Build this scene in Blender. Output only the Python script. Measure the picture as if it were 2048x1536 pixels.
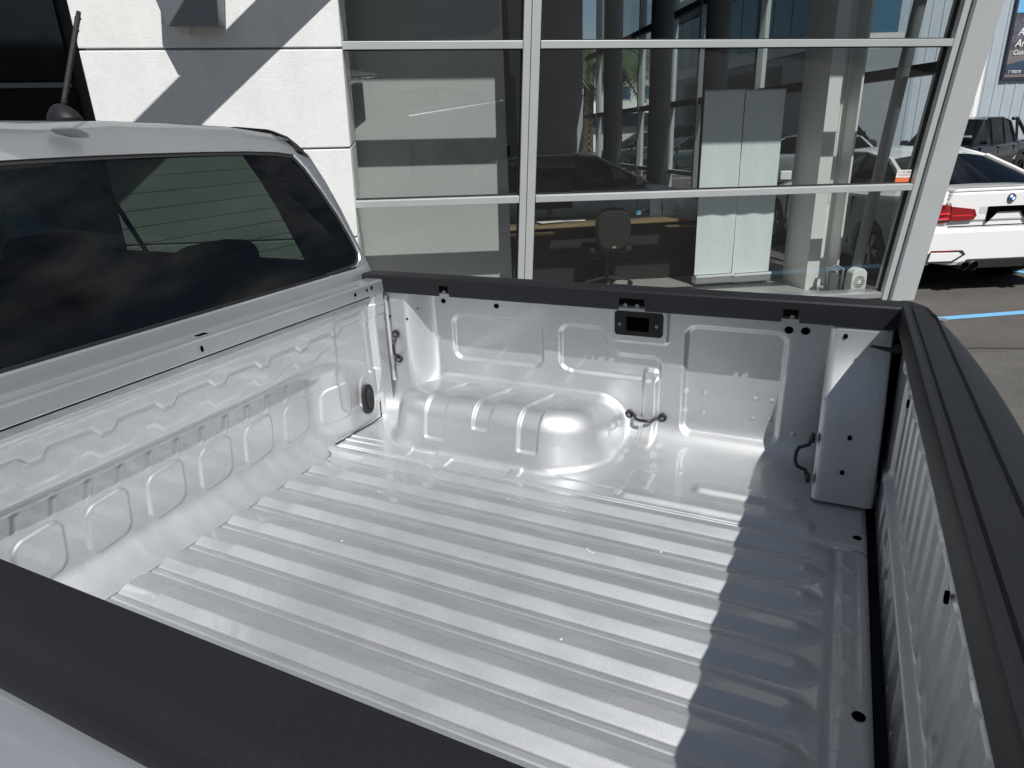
import bpy, math, random
import numpy as np
from mathutils import Vector, Matrix
random.seed(3)
rng = np.random.default_rng(5)
scn = bpy.context.scene
for o in list(bpy.data.objects): bpy.data.objects.remove(o)
COL = scn.collection
H = 0.84                       # height of the load bed floor above the ground

# ------------------------------------------------------------------ camera
cam_d = bpy.data.cameras.new('camera'); cam = bpy.data.objects.new('camera', cam_d); COL.objects.link(cam)
yaw, pitch, roll = -0.461501, -0.359460, -0.041355
Fv = Vector((math.cos(pitch)*math.sin(yaw), math.cos(pitch)*math.cos(yaw), math.sin(pitch)))
Rv = Vector((math.cos(yaw), -math.sin(yaw), 0)); Uv = Rv.cross(Fv)
R2 = Rv*math.cos(roll)+Uv*math.sin(roll); U2 = Rv*(-math.sin(roll))+Uv*math.cos(roll)
M = Matrix((R2, U2, -Fv)).transposed().to_4x4(); M.translation = Vector((1.3953, -1.0376, 0.9028+H))
cam.matrix_world = M
cam_d.sensor_width = 36; cam_d.lens = 36*1319.27/2048; cam_d.clip_start = .02; cam_d.clip_end = 1500
scn.camera = cam

# ------------------------------------------------------------------ light
SUN = Vector((.60, -.55, 1.0)).normalized()
w = bpy.data.worlds.new('World'); scn.world = w; w.use_nodes = True
nt = w.node_tree; nt.nodes.clear()
wo = nt.nodes.new('ShaderNodeOutputWorld'); bg = nt.nodes.new('ShaderNodeBackground')
sky = nt.nodes.new('ShaderNodeTexSky'); sky.sky_type = 'NISHITA'; sky.sun_disc = False
sky.sun_elevation = math.asin(SUN.z); sky.sun_rotation = math.atan2(SUN.x, SUN.y)
sky.air_density = 1.0; sky.dust_density = .6
tc = nt.nodes.new('ShaderNodeTexCoord'); mp = nt.nodes.new('ShaderNodeMapping'); mp.inputs['Scale'].default_value = (1.3, 1.3, 3.6); mp.inputs['Location'].default_value = (1.3, 2.1, 1.7)
nz = nt.nodes.new('ShaderNodeTexNoise'); nz.inputs['Scale'].default_value = 2.1; nz.inputs['Detail'].default_value = 7; nz.inputs['Roughness'].default_value = .58
cr = nt.nodes.new('ShaderNodeValToRGB'); cr.color_ramp.elements[0].position = .47; cr.color_ramp.elements[1].position = .60
n2 = nt.nodes.new('ShaderNodeTexNoise'); n2.inputs['Scale'].default_value = 5.; n2.inputs['Detail'].default_value = 5
c2 = nt.nodes.new('ShaderNodeValToRGB'); c2.color_ramp.elements[0].position = .35; c2.color_ramp.elements[1].position = .65
c2.color_ramp.elements[0].color = (2.4, 2.7, 3.3, 1); c2.color_ramp.elements[1].color = (11, 11.2, 11.6, 1)
mx = nt.nodes.new('ShaderNodeMixRGB')
nt.links.new(tc.outputs['Generated'], mp.inputs[0]); nt.links.new(mp.outputs[0], nz.inputs['Vector']); nt.links.new(mp.outputs[0], n2.inputs['Vector'])
nt.links.new(nz.outputs['Fac'], cr.inputs[0]); nt.links.new(n2.outputs['Fac'], c2.inputs[0])
nt.links.new(cr.outputs[0], mx.inputs[0]); nt.links.new(sky.outputs[0], mx.inputs[1]); nt.links.new(c2.outputs[0], mx.inputs[2])
nt.links.new(mx.outputs[0], bg.inputs[0]); bg.inputs[1].default_value = .05
nt.links.new(bg.outputs[0], wo.inputs[0])
sd = bpy.data.lights.new('sun', 'SUN'); sd.energy = 5.0; sd.angle = math.radians(.5); sd.color = (1, .98, .945)
so = bpy.data.objects.new('sun', sd); COL.objects.link(so); so.rotation_euler = SUN.to_track_quat('Z', 'Y').to_euler(); so.location = (0, 0, 20)
vs = scn.view_settings; vs.view_transform = 'Standard'; vs.look = 'None'; vs.exposure = 0.0; vs.gamma = 1; vs.use_curve_mapping = False
scn.cycles.transparent_max_bounces = 32; scn.cycles.max_bounces = 10; scn.cycles.glossy_bounces = 6
scn.cycles.caustics_reflective = True; scn.cycles.sample_clamp_indirect = 6

# ------------------------------------------------------------------ materials
def mat(name, col, rough=.5, metal=0., coat=0., coat_rough=.03, spec=.5, noise=None, bump=None, rnoise=None):
    """noise = (scale, amount[, scale vector]); bump = (scale, distance[, scale vector])"""
    m = bpy.data.materials.new(name); m.use_nodes = True; t = m.node_tree; b = t.nodes['Principled BSDF']
    b.inputs['Base Color'].default_value = (*col, 1); b.inputs['Roughness'].default_value = rough
    b.inputs['Metallic'].default_value = metal; b.inputs['Coat Weight'].default_value = coat
    b.inputs['Coat Roughness'].default_value = coat_rough; b.inputs['Specular IOR Level'].default_value = spec
    def tex(scale, det=4, sv=None):
        c = t.nodes.new('ShaderNodeTexCoord'); q = t.nodes.new('ShaderNodeMapping')
        if sv: q.inputs['Scale'].default_value = sv
        n = t.nodes.new('ShaderNodeTexNoise'); n.inputs['Scale'].default_value = scale; n.inputs['Detail'].default_value = det
        t.links.new(c.outputs['Object'], q.inputs[0]); t.links.new(q.outputs[0], n.inputs['Vector']); return n
    if noise:
        prev = None
        for nn in (noise if isinstance(noise, list) else [noise]):
            n = tex(nn[0], 5, nn[2] if len(nn) > 2 else None)
            r = t.nodes.new('ShaderNodeMapRange'); r.inputs[1].default_value = .3; r.inputs[2].default_value = .7
            r.inputs[3].default_value = 1-nn[1]; r.inputs[4].default_value = 1+nn[1]
            t.links.new(n.outputs['Fac'], r.inputs[0])
            x = t.nodes.new('ShaderNodeVectorMath'); x.operation = 'SCALE'
            if prev is None: x.inputs[0].default_value = col
            else: t.links.new(prev, x.inputs[0])
            t.links.new(r.outputs[0], x.inputs['Scale']); prev = x.outputs[0]
        t.links.new(prev, b.inputs['Base Color'])
    if rnoise:
        n = tex(rnoise[0], 8, rnoise[2] if len(rnoise) > 2 else None); r = t.nodes.new('ShaderNodeMapRange')
        r.inputs[1].default_value = .3; r.inputs[2].default_value = .7; r.inputs[3].default_value = rough-rnoise[1]; r.inputs[4].default_value = rough+rnoise[1]
        t.links.new(n.outputs['Fac'], r.inputs[0]); t.links.new(r.outputs[0], b.inputs['Roughness'])
        if coat:
            n3 = tex(rnoise[0]*.6, 8); r3 = t.nodes.new('ShaderNodeMapRange'); r3.inputs[1].default_value = .45; r3.inputs[2].default_value = .75; r3.inputs[3].default_value = coat_rough; r3.inputs[4].default_value = coat_rough+.09
            t.links.new(n3.outputs['Fac'], r3.inputs[0]); t.links.new(r3.outputs[0], b.inputs['Coat Roughness'])
    if bump:
        n = tex(bump[0], 6, bump[2] if len(bump) > 2 else None); u = t.nodes.new('ShaderNodeBump')
        u.inputs['Strength'].default_value = 1; u.inputs['Distance'].default_value = bump[1]
        t.links.new(n.outputs['Fac'], u.inputs['Height']); t.links.new(u.outputs[0], b.inputs['Normal'])
    return m
def glass(name, tint, ior=1.5, boost=1.0, rough=0.):
    m = bpy.data.materials.new(name); m.use_nodes = True; t = m.node_tree; t.nodes.clear()
    o = t.nodes.new('ShaderNodeOutputMaterial'); x = t.nodes.new('ShaderNodeMixShader')
    a = t.nodes.new('ShaderNodeBsdfTransparent'); a.inputs[0].default_value = (*tint, 1)
    g = t.nodes.new('ShaderNodeBsdfGlossy'); g.inputs['Roughness'].default_value = rough; g.inputs[0].default_value = (boost, boost, boost, 1)
    ge = t.nodes.new('ShaderNodeNewGeometry'); dt = t.nodes.new('ShaderNodeVectorMath'); dt.operation = 'DOT_PRODUCT'
    t.links.new(ge.outputs['Normal'], dt.inputs[0]); t.links.new(ge.outputs['Incoming'], dt.inputs[1])
    def mth(op, a_, b_):
        q = t.nodes.new('ShaderNodeMath'); q.operation = op
        for i, v_ in enumerate((a_, b_)):
            if v_ is None: continue
            if isinstance(v_, (int, float)): q.inputs[i].default_value = v_
            else: t.links.new(v_, q.inputs[i])
        return q.outputs[0]
    r0 = ((ior-1)/(ior+1))**2
    fr = mth('ADD', mth('MULTIPLY', mth('POWER', mth('SUBTRACT', 1., mth('ABSOLUTE', dt.outputs['Value'], None)), 5.), 1-r0), r0)
    t.links.new(fr, x.inputs[0]); t.links.new(a.outputs[0], x.inputs[1]); t.links.new(g.outputs[0], x.inputs[2]); t.links.new(x.outputs[0], o.inputs[0])
    return m
M_SIL = mat('silver_paint', (.46, .48, .505), .36, .70, 1., .04, noise=[(900, .07), (6, .04)])
M_SILIN = mat('silver_bed_paint', (.575, .588, .603), .55, .84, .9, .03, noise=[(420, .10), (7, .02)], rnoise=(9, .045, (1, 3, 1)))
M_PLAST = mat('black_grained_plastic', (.011, .012, .014), .50, 0, spec=.34, noise=[(5, .12), (700, .25)], bump=(1500, .0002))
M_RUB = mat('black_rubber', (.012, .012, .013), .7)
M_HOLE = mat('hole_black', (.002, .002, .002), .9, spec=0)
M_BLK = mat('satin_black_metal', (.012, .012, .014), .38, coat=.3)
M_STEEL = mat('screw_steel', (.25, .25, .26), .35, .9)
M_PRIV = glass('privacy_glass', (.085, .110, .092), 1.5)
M_PANE = glass('showroom_glass', (.875, .89, .885), 1.5)
M_PANE2 = glass('clear_glass', (.9, .93, .93), 1.4)
M_SIDEGL = glass('cab_side_glass', (.62, .66, .64), 1.45)
M_CARGL = glass('car_window_glass', (.12, .13, .13), 1.45)
M_ALU = mat('painted_aluminium', (.50, .53, .53), .38, .25, noise=(4, .03))
M_ALUL = mat('bright_aluminium', (.60, .61, .62), .33, .7)
M_PRECAST = mat('white_precast', (.84, .85, .84), .75, noise=[(3, .03), (22, .03), (5, .03, (1, 1, .12))], bump=(140, .0035))
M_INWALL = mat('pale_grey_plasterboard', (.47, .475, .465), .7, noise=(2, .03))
M_WHITE = mat('white_plastic', (.78, .78, .76), .45)
M_BANNER = mat('pale_banner_fabric', (.74, .80, .82), .65, noise=(3, .03), bump=(14, .01, (1, 1, .25)))
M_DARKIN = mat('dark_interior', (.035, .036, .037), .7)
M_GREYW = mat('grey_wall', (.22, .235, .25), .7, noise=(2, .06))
M_WOOD = mat('desk_wood', (.24, .17, .09), .35, noise=[(8, .18, (1, 8, 8))])
M_CHAR = mat('charcoal_fabric', (.018, .018, .018), .85, noise=(60, .2))
M_TILE = mat('showroom_floor', (.42, .41, .39), .22, noise=(3, .08))
M_ASPH = mat('asphalt', (.090, .084, .077), .9, noise=[(1.1, .16), (5, .10), (90, .35), (300, .35)], bump=(220, .004))
M_ASPH2 = mat('asphalt_old_patch', (.10, .095, .088), .9, noise=[(1.6, .14), (6, .1), (90, .35), (300, .3)], bump=(220, .004))
M_BLUE = mat('blue_line_paint', (.16, .42, .68), .6, noise=[(30, .12)])
M_WLINE = mat('white_line_paint', (.72, .72, .70), .7, noise=[(20, .1)])
M_CLAD = mat('ribbed_steel_cladding', (.40, .45, .50), .45, .1, noise=(1.5, .04))
M_WCLAD = mat('white_trim', (.80, .79, .76), .5)
M_CARW = mat('white_car_paint', (.80, .80, .79), .35, 0, 1., .03)
M_CARK = mat('black_car_paint', (.008, .008, .01), .3, 0, 1., .03)
M_CARG = mat('grey_car_paint', (.26, .27, .28), .35, .5, 1., .03)
M_CARS = mat('silver_car_paint', (.52, .53, .54), .35, .6, 1., .03)
M_CARD = mat('dark_green_car_paint', (.03, .045, .045), .35, .3, 1., .03)
M_TYRE = mat('tyre_rubber', (.018, .018, .018), .8)
M_RIM = mat('alloy_rim', (.45, .45, .46), .3, .9)
M_RIMD = mat('dark_alloy_rim', (.03, .03, .03), .35, .4, .5)
M_RED = mat('red_lamp', (.24, .003, .008), .12, 0, 1., .02, spec=.8)
M_RED2 = mat('bright_red_lamp', (.75, .02, .03), .12, 0, 1., .02)
M_CHROME = mat('chrome', (.7, .7, .7), .12, 1.)
M_BADGEB = mat('badge_blue', (.02, .12, .42), .3); M_BADGEW = mat('badge_white', (.85, .85, .85), .3)
M_TXTW = mat('text_white', (.85, .85, .85), .5); M_TXTK = mat('text_black', (.03, .03, .05), .5)
M_ORANGE = mat('sticker_orange', (.72, .17, .07), .5); M_REDS = mat('sign_red', (.6, .02, .03), .5)
M_LEAF = mat('palm_leaf', (.05, .085, .03), .6, noise=(4, .25)); M_TRUNK = mat('palm_trunk', (.16, .13, .10), .9, noise=[(30, .3, (1, 1, 6))], bump=(30, .03, (1, 1, 6)))
M_BRICKD = mat('dark_louvre', (.05, .052, .056), .6); M_BLGL = mat('blue_glazing', (.05, .12, .19), .08, 0, spec=.9)
M_CONC = mat('light_render', (.55, .55, .53), .8, noise=(1, .05)); M_BLUEF = mat('blue_fascia', (.03, .07, .2), .5)
M_POST = mat('poster_print', (.10, .10, .12), .45, noise=[(1.8, .7), (9, .5)]); M_POSTB = mat('poster_band', (.035, .06, .10), .45); M_POSTG = mat('poster_grey', (.16, .145, .15), .5, noise=(5, .1))
M_WHITEDK = mat('terracotta_red', (.3, .05, .04), .6)

# ------------------------------------------------------------------ mesh helpers
def link(name, me, m, parent=None, smooth=False, label=None):
    o = bpy.data.objects.new(name, me); COL.objects.link(o)
    if m is not None:
        for k in (m if isinstance(m, (list, tuple)) else [m]): me.materials.append(k)
    if smooth: me.polygons.foreach_set('use_smooth', [True]*len(me.polygons))
    if parent is not None: o.parent = parent
    if label: o['label'] = label
    return o
class MB:
    def __init__(s): s.v = []; s.f = []; s.mi = []; s.cur = 0
    def add(s, vs, fs):
        b = len(s.v); s.v += [tuple(v) for v in vs]; s.f += [tuple(i+b for i in f) for f in fs]; s.mi += [s.cur]*len(fs)
    def hexa(s, p):    # 8 points: bottom 4 ccw, top 4 ccw
        s.add(p, [(0, 3, 2, 1), (4, 5, 6, 7), (0, 1, 5, 4), (1, 2, 6, 5), (2, 3, 7, 6), (3, 0, 4, 7)])
    def box(s, a, b, fr=None):
        p = [(a[0], a[1], a[2]), (b[0], a[1], a[2]), (b[0], b[1], a[2]), (a[0], b[1], a[2]), (a[0], a[1], b[2]), (b[0], a[1], b[2]), (b[0], b[1], b[2]), (a[0], b[1], b[2])]
        if fr: p = [fr(*q) for q in p]
        s.hexa(p)
    def prism(s, poly, vec):
        n = len(poly); P = [Vector(q) for q in poly]; V = Vector(vec)
        s.add(P+[q+V for q in P], [tuple(range(n))[::-1], tuple(range(n, 2*n))]+[(i, (i+1) % n, n+(i+1) % n, n+i) for i in range(n)])
    def tube(s, path, r, n=8, cap=True):
        P = [Vector(p) for p in path]; rs = r if isinstance(r, (list, tuple)) else [r]*len(P); vs = []; a = None
        for i, p in enumerate(P):
            t = (P[min(i+1, len(P)-1)]-P[max(i-1, 0)]).normalized()
            if a is None: a = t.orthogonal().normalized()
            a = (a-t*a.dot(t)).normalized(); b = t.cross(a)
            for k in range(n):
                an = 2*math.pi*k/n; vs.append(p+(a*math.cos(an)+b*math.sin(an))*rs[i])
        fs = [(i*n+k, i*n+(k+1) % n, (i+1)*n+(k+1) % n, (i+1)*n+k) for i in range(len(P)-1) for k in range(n)]
        if cap: fs += [tuple(range(n))[::-1], tuple(range((len(P)-1)*n, len(P)*n))]
        s.add(vs, fs)
    def disc(s, c, nrm, r, h, n=20, ry=None, up=None):
        c = Vector(c); nrm = Vector(nrm).normalized(); a = Vector(up) if up else nrm.orthogonal(); a = (a-nrm*a.dot(nrm)).normalized(); b = nrm.cross(a); ry = ry or r
        P = [c+b*r*math.cos(2*math.pi*k/n)+a*ry*math.sin(2*math.pi*k/n) for k in range(n)]
        s.prism(P, nrm*h)
    def loft(s, rings, closed=False, capends=False):
        n = len(rings[0]); vs = [p for r in rings for p in r]; m = n if closed else n-1
        fs = [(i*n+k, i*n+(k+1) % n, (i+1)*n+(k+1) % n, (i+1)*n+k) for i in range(len(rings)-1) for k in range(m)]
        if capends: fs += [tuple(range(n))[::-1], tuple(range((len(rings)-1)*n, len(rings)*n))]
        s.add(vs, fs)
    def build(s, name, m, parent=None, smooth=False, bevel=0, label=None, auto=None):
        me = bpy.data.meshes.new(name); me.from_pydata(s.v, [], s.f); me.update()
        o = link(name, me, m, parent, smooth, label)
        if any(s.mi): me.polygons.foreach_set('material_index', s.mi)
        if auto is not None:
            me.polygons.foreach_set('use_smooth', [True]*len(me.polygons)); me.set_sharp_from_angle(angle=math.radians(auto))
        if bevel:
            b = o.modifiers.new('b', 'BEVEL'); b.width = bevel; b.segments = 2; b.limit_method = 'ANGLE'; b.angle_limit = math.radians(40)
        return o
def grid(name, X, Y, Z, m, parent=None, flip=False, label=None):
    n, k = X.shape; co = np.stack([X, Y, Z], -1).reshape(-1, 3).astype(np.float32)
    i, j = np.meshgrid(np.arange(n-1), np.arange(k-1), indexing='ij'); a = i*k+j
    q = np.stack([a, a+1, a+k+1, a+k], -1).reshape(-1, 4)
    if flip: q = q[:, ::-1]
    me = bpy.data.meshes.new(name); me.vertices.add(n*k); me.vertices.foreach_set('co', co.ravel())
    nf = len(q); me.loops.add(nf*4); me.loops.foreach_set('vertex_index', q.ravel().astype(np.int32))
    me.polygons.add(nf); me.polygons.foreach_set('loop_start', np.arange(0, nf*4, 4, dtype=np.int32)); me.polygons.foreach_set('loop_total', np.full(nf, 4, dtype=np.int32))
    me.polygons.foreach_set('use_smooth', np.ones(nf, dtype=bool)); me.update(); me.validate()
    return link(name, me, m, parent, False, label)
def thing(name, label, cat, loc=(0, 0, 0), rz=0, group=None):
    o = bpy.data.objects.new(name, None); COL.objects.link(o); o.location = loc; o.rotation_euler = (0, 0, rz)
    o['label'] = label; o['category'] = cat
    if group: o['group'] = group
    return o
def tag(o, label, cat, group=None):
    o['label'] = label; o['category'] = cat
    if group: o['group'] = group
    return o
def struct(o): o['kind'] = 'structure'; return o
def text_mesh(body, name, mtl, size, parent, mw, depth=.001, shear=0, align='LEFT', label=None):
    c = bpy.data.curves.new(name, 'FONT'); c.body = body; c.size = size; c.extrude = depth; c.shear = shear; c.align_x = align; c.resolution_u = 3
    t = bpy.data.objects.new('tmp', c); COL.objects.link(t); dg = bpy.context.evaluated_depsgraph_get()
    me = bpy.data.meshes.new_from_object(t.evaluated_get(dg)); bpy.data.objects.remove(t)
    o = link(name, me, mtl, parent, False, label); o.matrix_local = mw; return o
def ss(a, b, x):
    t = np.clip((x-a)/(b-a), 0, 1); return t*t*(3-2*t)
def rr(x, z, cx, cz, hx, hz, r):
    qx = np.abs(x-cx)-hx+r; qz = np.abs(z-cz)-hz+r
    return np.minimum(np.maximum(qx, qz), 0)+np.hypot(np.maximum(qx, 0), np.maximum(qz, 0))-r
def smin(a, b, k):
    h = np.clip(.5+.5*(b-a)/k, 0, 1); return b*(1-h)+a*h-k*h*(1-h)
def msk(d, w): return ss(w, -w, d)

# ================================================================== GROUND
g = MB(); g.add([(-400, -300, 0), (400, -300, 0), (400, 500, 0), (-400, 500, 0)], [(0, 1, 2, 3)])
struct(g.build('ground', M_ASPH))

# ================================================================== BUILDING FRAME
Uh = Vector((-.839, -.544, .019)).normalized(); Nh = Vector((-.544, .839, 0)).normalized(); UP = Vector((0, 0, 1))
Mm = Vector((.094, -.063, .994)).normalized(); P0 = Vector((2.0537, 6.7698, 0)); On = -(Uh.cross(Mm)).normalized()
Uflat = Vector((-.839, -.544, 0)).normalized()
def FS(s, t, d=0): return P0+Uh*s+Mm*t+On*d            # leaning glass plane: s left, t up, d out
def IN(s, e, z): return P0+Uh*s+Nh*e+UP*z              # upright interior frame: s left, e inward, z up
def GR(s, e, z): return P0+Uflat*s+Nh*e+UP*z
ang_u = math.atan2(-Uflat.y, -Uflat.x)                  # heading of -u
bld = thing('showroom_building', 'car showroom with white precast pillar and leaning grey framed glass front beside the ute', 'building', tuple(P0))
def part(name, m, fn, parent=None, bevel=0, **k):
    b = MB(); fn(b); o = b.build(name, m, None, bevel=bevel, **k); p = parent or bld; o.parent = p
    mi = Matrix.Translation(-p.location) if p.parent is None else Matrix.Translation(-p.parent.location)
    o.data.transform(Matrix.Translation(-P0)); return o
# mullions and transoms
for s0, s1 in ((3.93, 4.0), ):
    part('mullion', M_ALU, lambda b: (b.box((s0-.045, -.4, -.09), (s1-.042, 6.2, .035), FS)), bevel=.003)
    part('mullion', M_ALU, lambda b: (b.box((s0+.035, -.4, -.09), (s1+.025, 6.2, .045), FS)), bevel=.003)
part('corner_post', M_ALU, lambda b: b.box((-.10, -.3, -.10), (.155, 6.2, .10), FS), bevel=.004)
part('corner_post_flange', M_ALU, lambda b: b.box((.165, -.3, -.1), (.225, 6.2, .05), FS), bevel=.003)
part('sill', M_ALUL, lambda b: b.box((.23, .03, -.12), (5.5, .085, .04), FS), bevel=.003)
for t in (1.115, 2.345, 3.575):
    for s0, s1 in ((.23, 3.88), (4.03, 5.50)):
        part('transom', M_ALU, lambda b: b.box((s0, t, -.09), (s1, t+.058, .05), FS), bevel=.003)
for t in (1.115, 2.345, 3.575):
    for s0, s1 in ((.23, 3.88), (4.03, 5.46)):
        part('gasket', M_RUB, lambda b: b.box((s0, t-.009, -.05), (s1, t-.0005, -.004), FS)); part('gasket', M_RUB, lambda b: b.box((s0, t+.0585, -.05), (s1, t+.067, -.004), FS))
for s0 in (.2255, 3.872, 4.028): part('gasket', M_RUB, lambda b: b.box((s0, .09, -.05), (s0+.009, 6.2, -.006), FS))
tt = [.09, 1.115, 2.345, 3.575, 6.2]
for i in range(4):
    for s0, s1 in ((.23, 3.88), (4.03, 5.46)):
        lo = tt[i]+(.058 if i else 0)
        part('window_pane', M_PANE, lambda b: b.box((s0-.004, lo-.004, -.030), (s1+.004, tt[i+1]+.004, -.020), FS))
# precast pillar with recessed joints
js = [-.2, .155, .88, 1.62, 2.355, 3.09, 3.85, 4.7, 5.5, 6.3]
part('pillar_core', M_GREYW, lambda b: b.box((5.50, -.3, -.40), (7.34, 6.25, .095), FS))
for a, c in zip(js[:-1], js[1:]):
    part('pillar_block', M_PRECAST, lambda b: b.box((5.46, a+.008, -.45), (7.38, c-.008, .115), FS), bevel=.006)
# dark recessed bay left of the pillar
part('recessed_wall', M_DARKIN, lambda b: b.box((7.2, .9, -.2), (14, 1.0, 6), IN))
part('recessed_panel', mat('dark_grey_panel', (.028, .029, .032), .5), lambda b: b.box((7.3, .82, .2), (13.6, .89, 1.62), IN))
for s0 in (7.9, 10.2):
    for z0, z1 in ((1.68, 2.15), (2.22, 3.6)):
        part('recessed_window', mat('black_window', (.004, .004, .005), .06, spec=.6), lambda b: b.box((s0, .84, z0), (s0+2.2, .86, z1), IN))
part('recessed_rail', mat('dim_rail', (.16, .18, .19), .4, .4), lambda b: b.box((7.9, .80, 2.16), (13.4, .84, 2.20), IN))
# interior
part('showroom_floor', M_TILE, lambda b: b.box((.1, .02, -.3), (12, 22, .04), IN))
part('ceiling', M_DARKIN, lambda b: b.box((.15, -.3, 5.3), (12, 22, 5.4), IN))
part('roof_slab', M_CONC, lambda b: b.box((-.4, -.9, 5.6), (14, 23, 6.3), IN))
part('partition_wall', M_INWALL, lambda b: b.box((4.0, .42, .0), (7.2, .54, 3.9), IN))
part('back_wall', M_GREYW, lambda b: b.box((.2, 13.6, .0), (12, 13.8, 5.3), IN))
part('back_wall_nib', M_INWALL, lambda b: b.box((2.15, 11.2, .0), (2.55, 13.6, 5.3), IN))
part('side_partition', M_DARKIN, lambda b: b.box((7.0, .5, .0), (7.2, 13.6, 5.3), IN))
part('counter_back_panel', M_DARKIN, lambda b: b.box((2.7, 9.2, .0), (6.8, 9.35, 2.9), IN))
# white column just inside the glass
part('white_column', M_WHITE, lambda b: b.box((.66, .43, .0), (.80, .92, 5.3), IN), bevel=.004)
part('white_column_web', M_WHITE, lambda b: b.box((.46, .62, .0), (.659, .68, 5.3), IN))
part('white_column_flange', M_WHITE, lambda b: b.box((.435, .43, .0), (.459, .92, 5.3), IN), bevel=.003)
part('column_wire', M_GREYW, lambda b: b.tube([IN(.60, .60, 2.4), IN(.61, .58, 1.6), IN(.58, .57, 1.0), IN(.55, .57, .92), IN(.52, .57, 1.0), IN(.52, .6, 2.4)], .0025, 5))
# leaning inner stanchion
part('leaning_stanchion', M_GREYW, lambda b: b.tube([IN(.33, .32, 0), IN(.22, -.02, 3.5), IN(.16, -.17, 5.2)], .055, 20), smooth=True)
# side glazing running away from the corner
for e0 in (1.95, 3.30, 5.35, 6.75, 8.6, 10.5, 12.2):
    part('side_mullion', M_ALU, lambda b: b.box((.02, e0, 0), (.16, e0+.07, 5.3), IN), bevel=.003)
for e0, r in ((3.75, .17), (6.1, .19), (9.2, .2)):
    part('round_column', M_GREYW, lambda b: b.tube([IN(.55, e0, 0), IN(.55, e0, 5.3)], r, 28), smooth=True)
for z0, z1 in ((.95, 1.02), (2.12, 2.22), (3.6, 3.7)):
    part('side_transom', M_DARKIN if z0 > 1 else M_ALU, lambda b: b.box((.03, -.02-.085*z0 if z0 > 1 else 5.4, z0), (.14, 13.6, z1), IN))
for a, c in zip((.2, 2.02, 3.37, 5.42, 6.82, 8.67, 10.57), (1.95, 3.30, 5.35, 6.75, 8.6, 10.5, 12.2)):
    part('side_pane', M_PANE2, lambda b: b.box((.075, a, .05), (.085, c, 5.3), IN))
# unseen beam and soffit, added for the shade they cast on pillar and partition
part('shade_soffit', M_CONC, lambda b: b.box((-.6, -1.30, 4.35), (14, .0, 4.6), IN))
part('shade_beam', M_ALU, lambda b: b.hexa([FS(5.2, 2.93, .12), FS(5.2+1.78*2.3, 2.93, 2.42), FS(5.28+1.78*2.3, 2.93, 2.42), FS(5.28, 2.93, .12), FS(5.2, 3.30, .12), FS(5.2+1.78*2.3, 3.30, 2.42), FS(5.28+1.78*2.3, 3.30, 2.42), FS(5.28, 3.30, .12)]))

# wall light on the pillar
wl = thing('wall_light', 'grey wedge shaped wall light fixed high on the white precast pillar', 'wall light', tuple(FS(6.5, 2.7, .13)))
def wpart(name, m, fn, bevel=0):
    b = MB(); fn(b); o = b.build(name, m, wl, bevel=bevel); o.data.transform(Matrix.Translation(-wl.location)); return o
wpart('housing', mat('grey_light_housing', (.20, .22, .25), .45, .2), lambda b: b.hexa([FS(6.30, 2.50, .14), FS(6.66, 2.50, .14), FS(6.66, 2.50, .32), FS(6.30, 2.50, .32), FS(6.26, 2.80, .14), FS(6.72, 2.80, .14), FS(6.72, 2.80, .38), FS(6.26, 2.80, .38)]), .004)
wpart('bracket', M_WHITE, lambda b: b.box((6.55, 2.45, .116), (6.62, 2.50, .17), FS))
wpart('mounting_plate', M_GREYW, lambda b: b.box((6.34, 2.53, .116), (6.64, 2.78, .139), FS))

# ------------------------------------------------------------------ inside things
def in_thing(name, label, cat, s, e, z=.04, group=None):
    t = thing(name, label, cat, tuple(IN(s, e, z)), 0, group); t.rotation_euler = (0, 0, ang_u+math.pi)
    return t     # local x = +s (u), local y = -n... handled by local frame helper
def lp(t, name, m, fn, **k):   # part in (s,e,z) relative to the thing, local axes: x=u, y=-n
    b = MB(); fn(b); return b.build(name, m, t, **k)
# local frame: x along u, y = rotate +90 of u = (.544,-.839) = -Nh, z up
for k, (s0, lab) in enumerate(((1.43, 'left roller banner with plain pale blue fabric standing inside the window'), (.985, 'right roller banner with plain pale blue fabric beside the white column'))):
    t = in_thing('roller_banner', lab, 'roller banner', s0+.22, .9, .06, 'roller banners inside the window')
    gx = np.linspace(-.218, .218, 30); gz = np.linspace(.10, 2.0, 60); X, Z = np.meshgrid(gx, gz, indexing='ij')
    Y = .006*np.sin(X*23+k)*np.sin(Z*2.1)+.05*0
    grid('screen', X, Y, Z, M_BANNER, t)
    grid('screen_back', X, Y-.0015, Z, M_WHITE, t, flip=True)
    lp(t, 'base', M_ALUL, lambda b: b.box((-.225, -.06, 0), (.225, .06, .09)), bevel=.01)
    lp(t, 'base_lip', M_WHITE, lambda b: b.box((-.222, .055, .075), (.222, .07, .105)), bevel=.004)
    lp(t, 'top_rail', M_ALUL, lambda b: b.box((-.222, -.008, 1.995), (.222, .008, 2.012)))
    lp(t, 'support_pole', M_ALUL, lambda b: b.tube([(0, -.03, .05), (0, -.03, 2.0)], .008))
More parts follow.
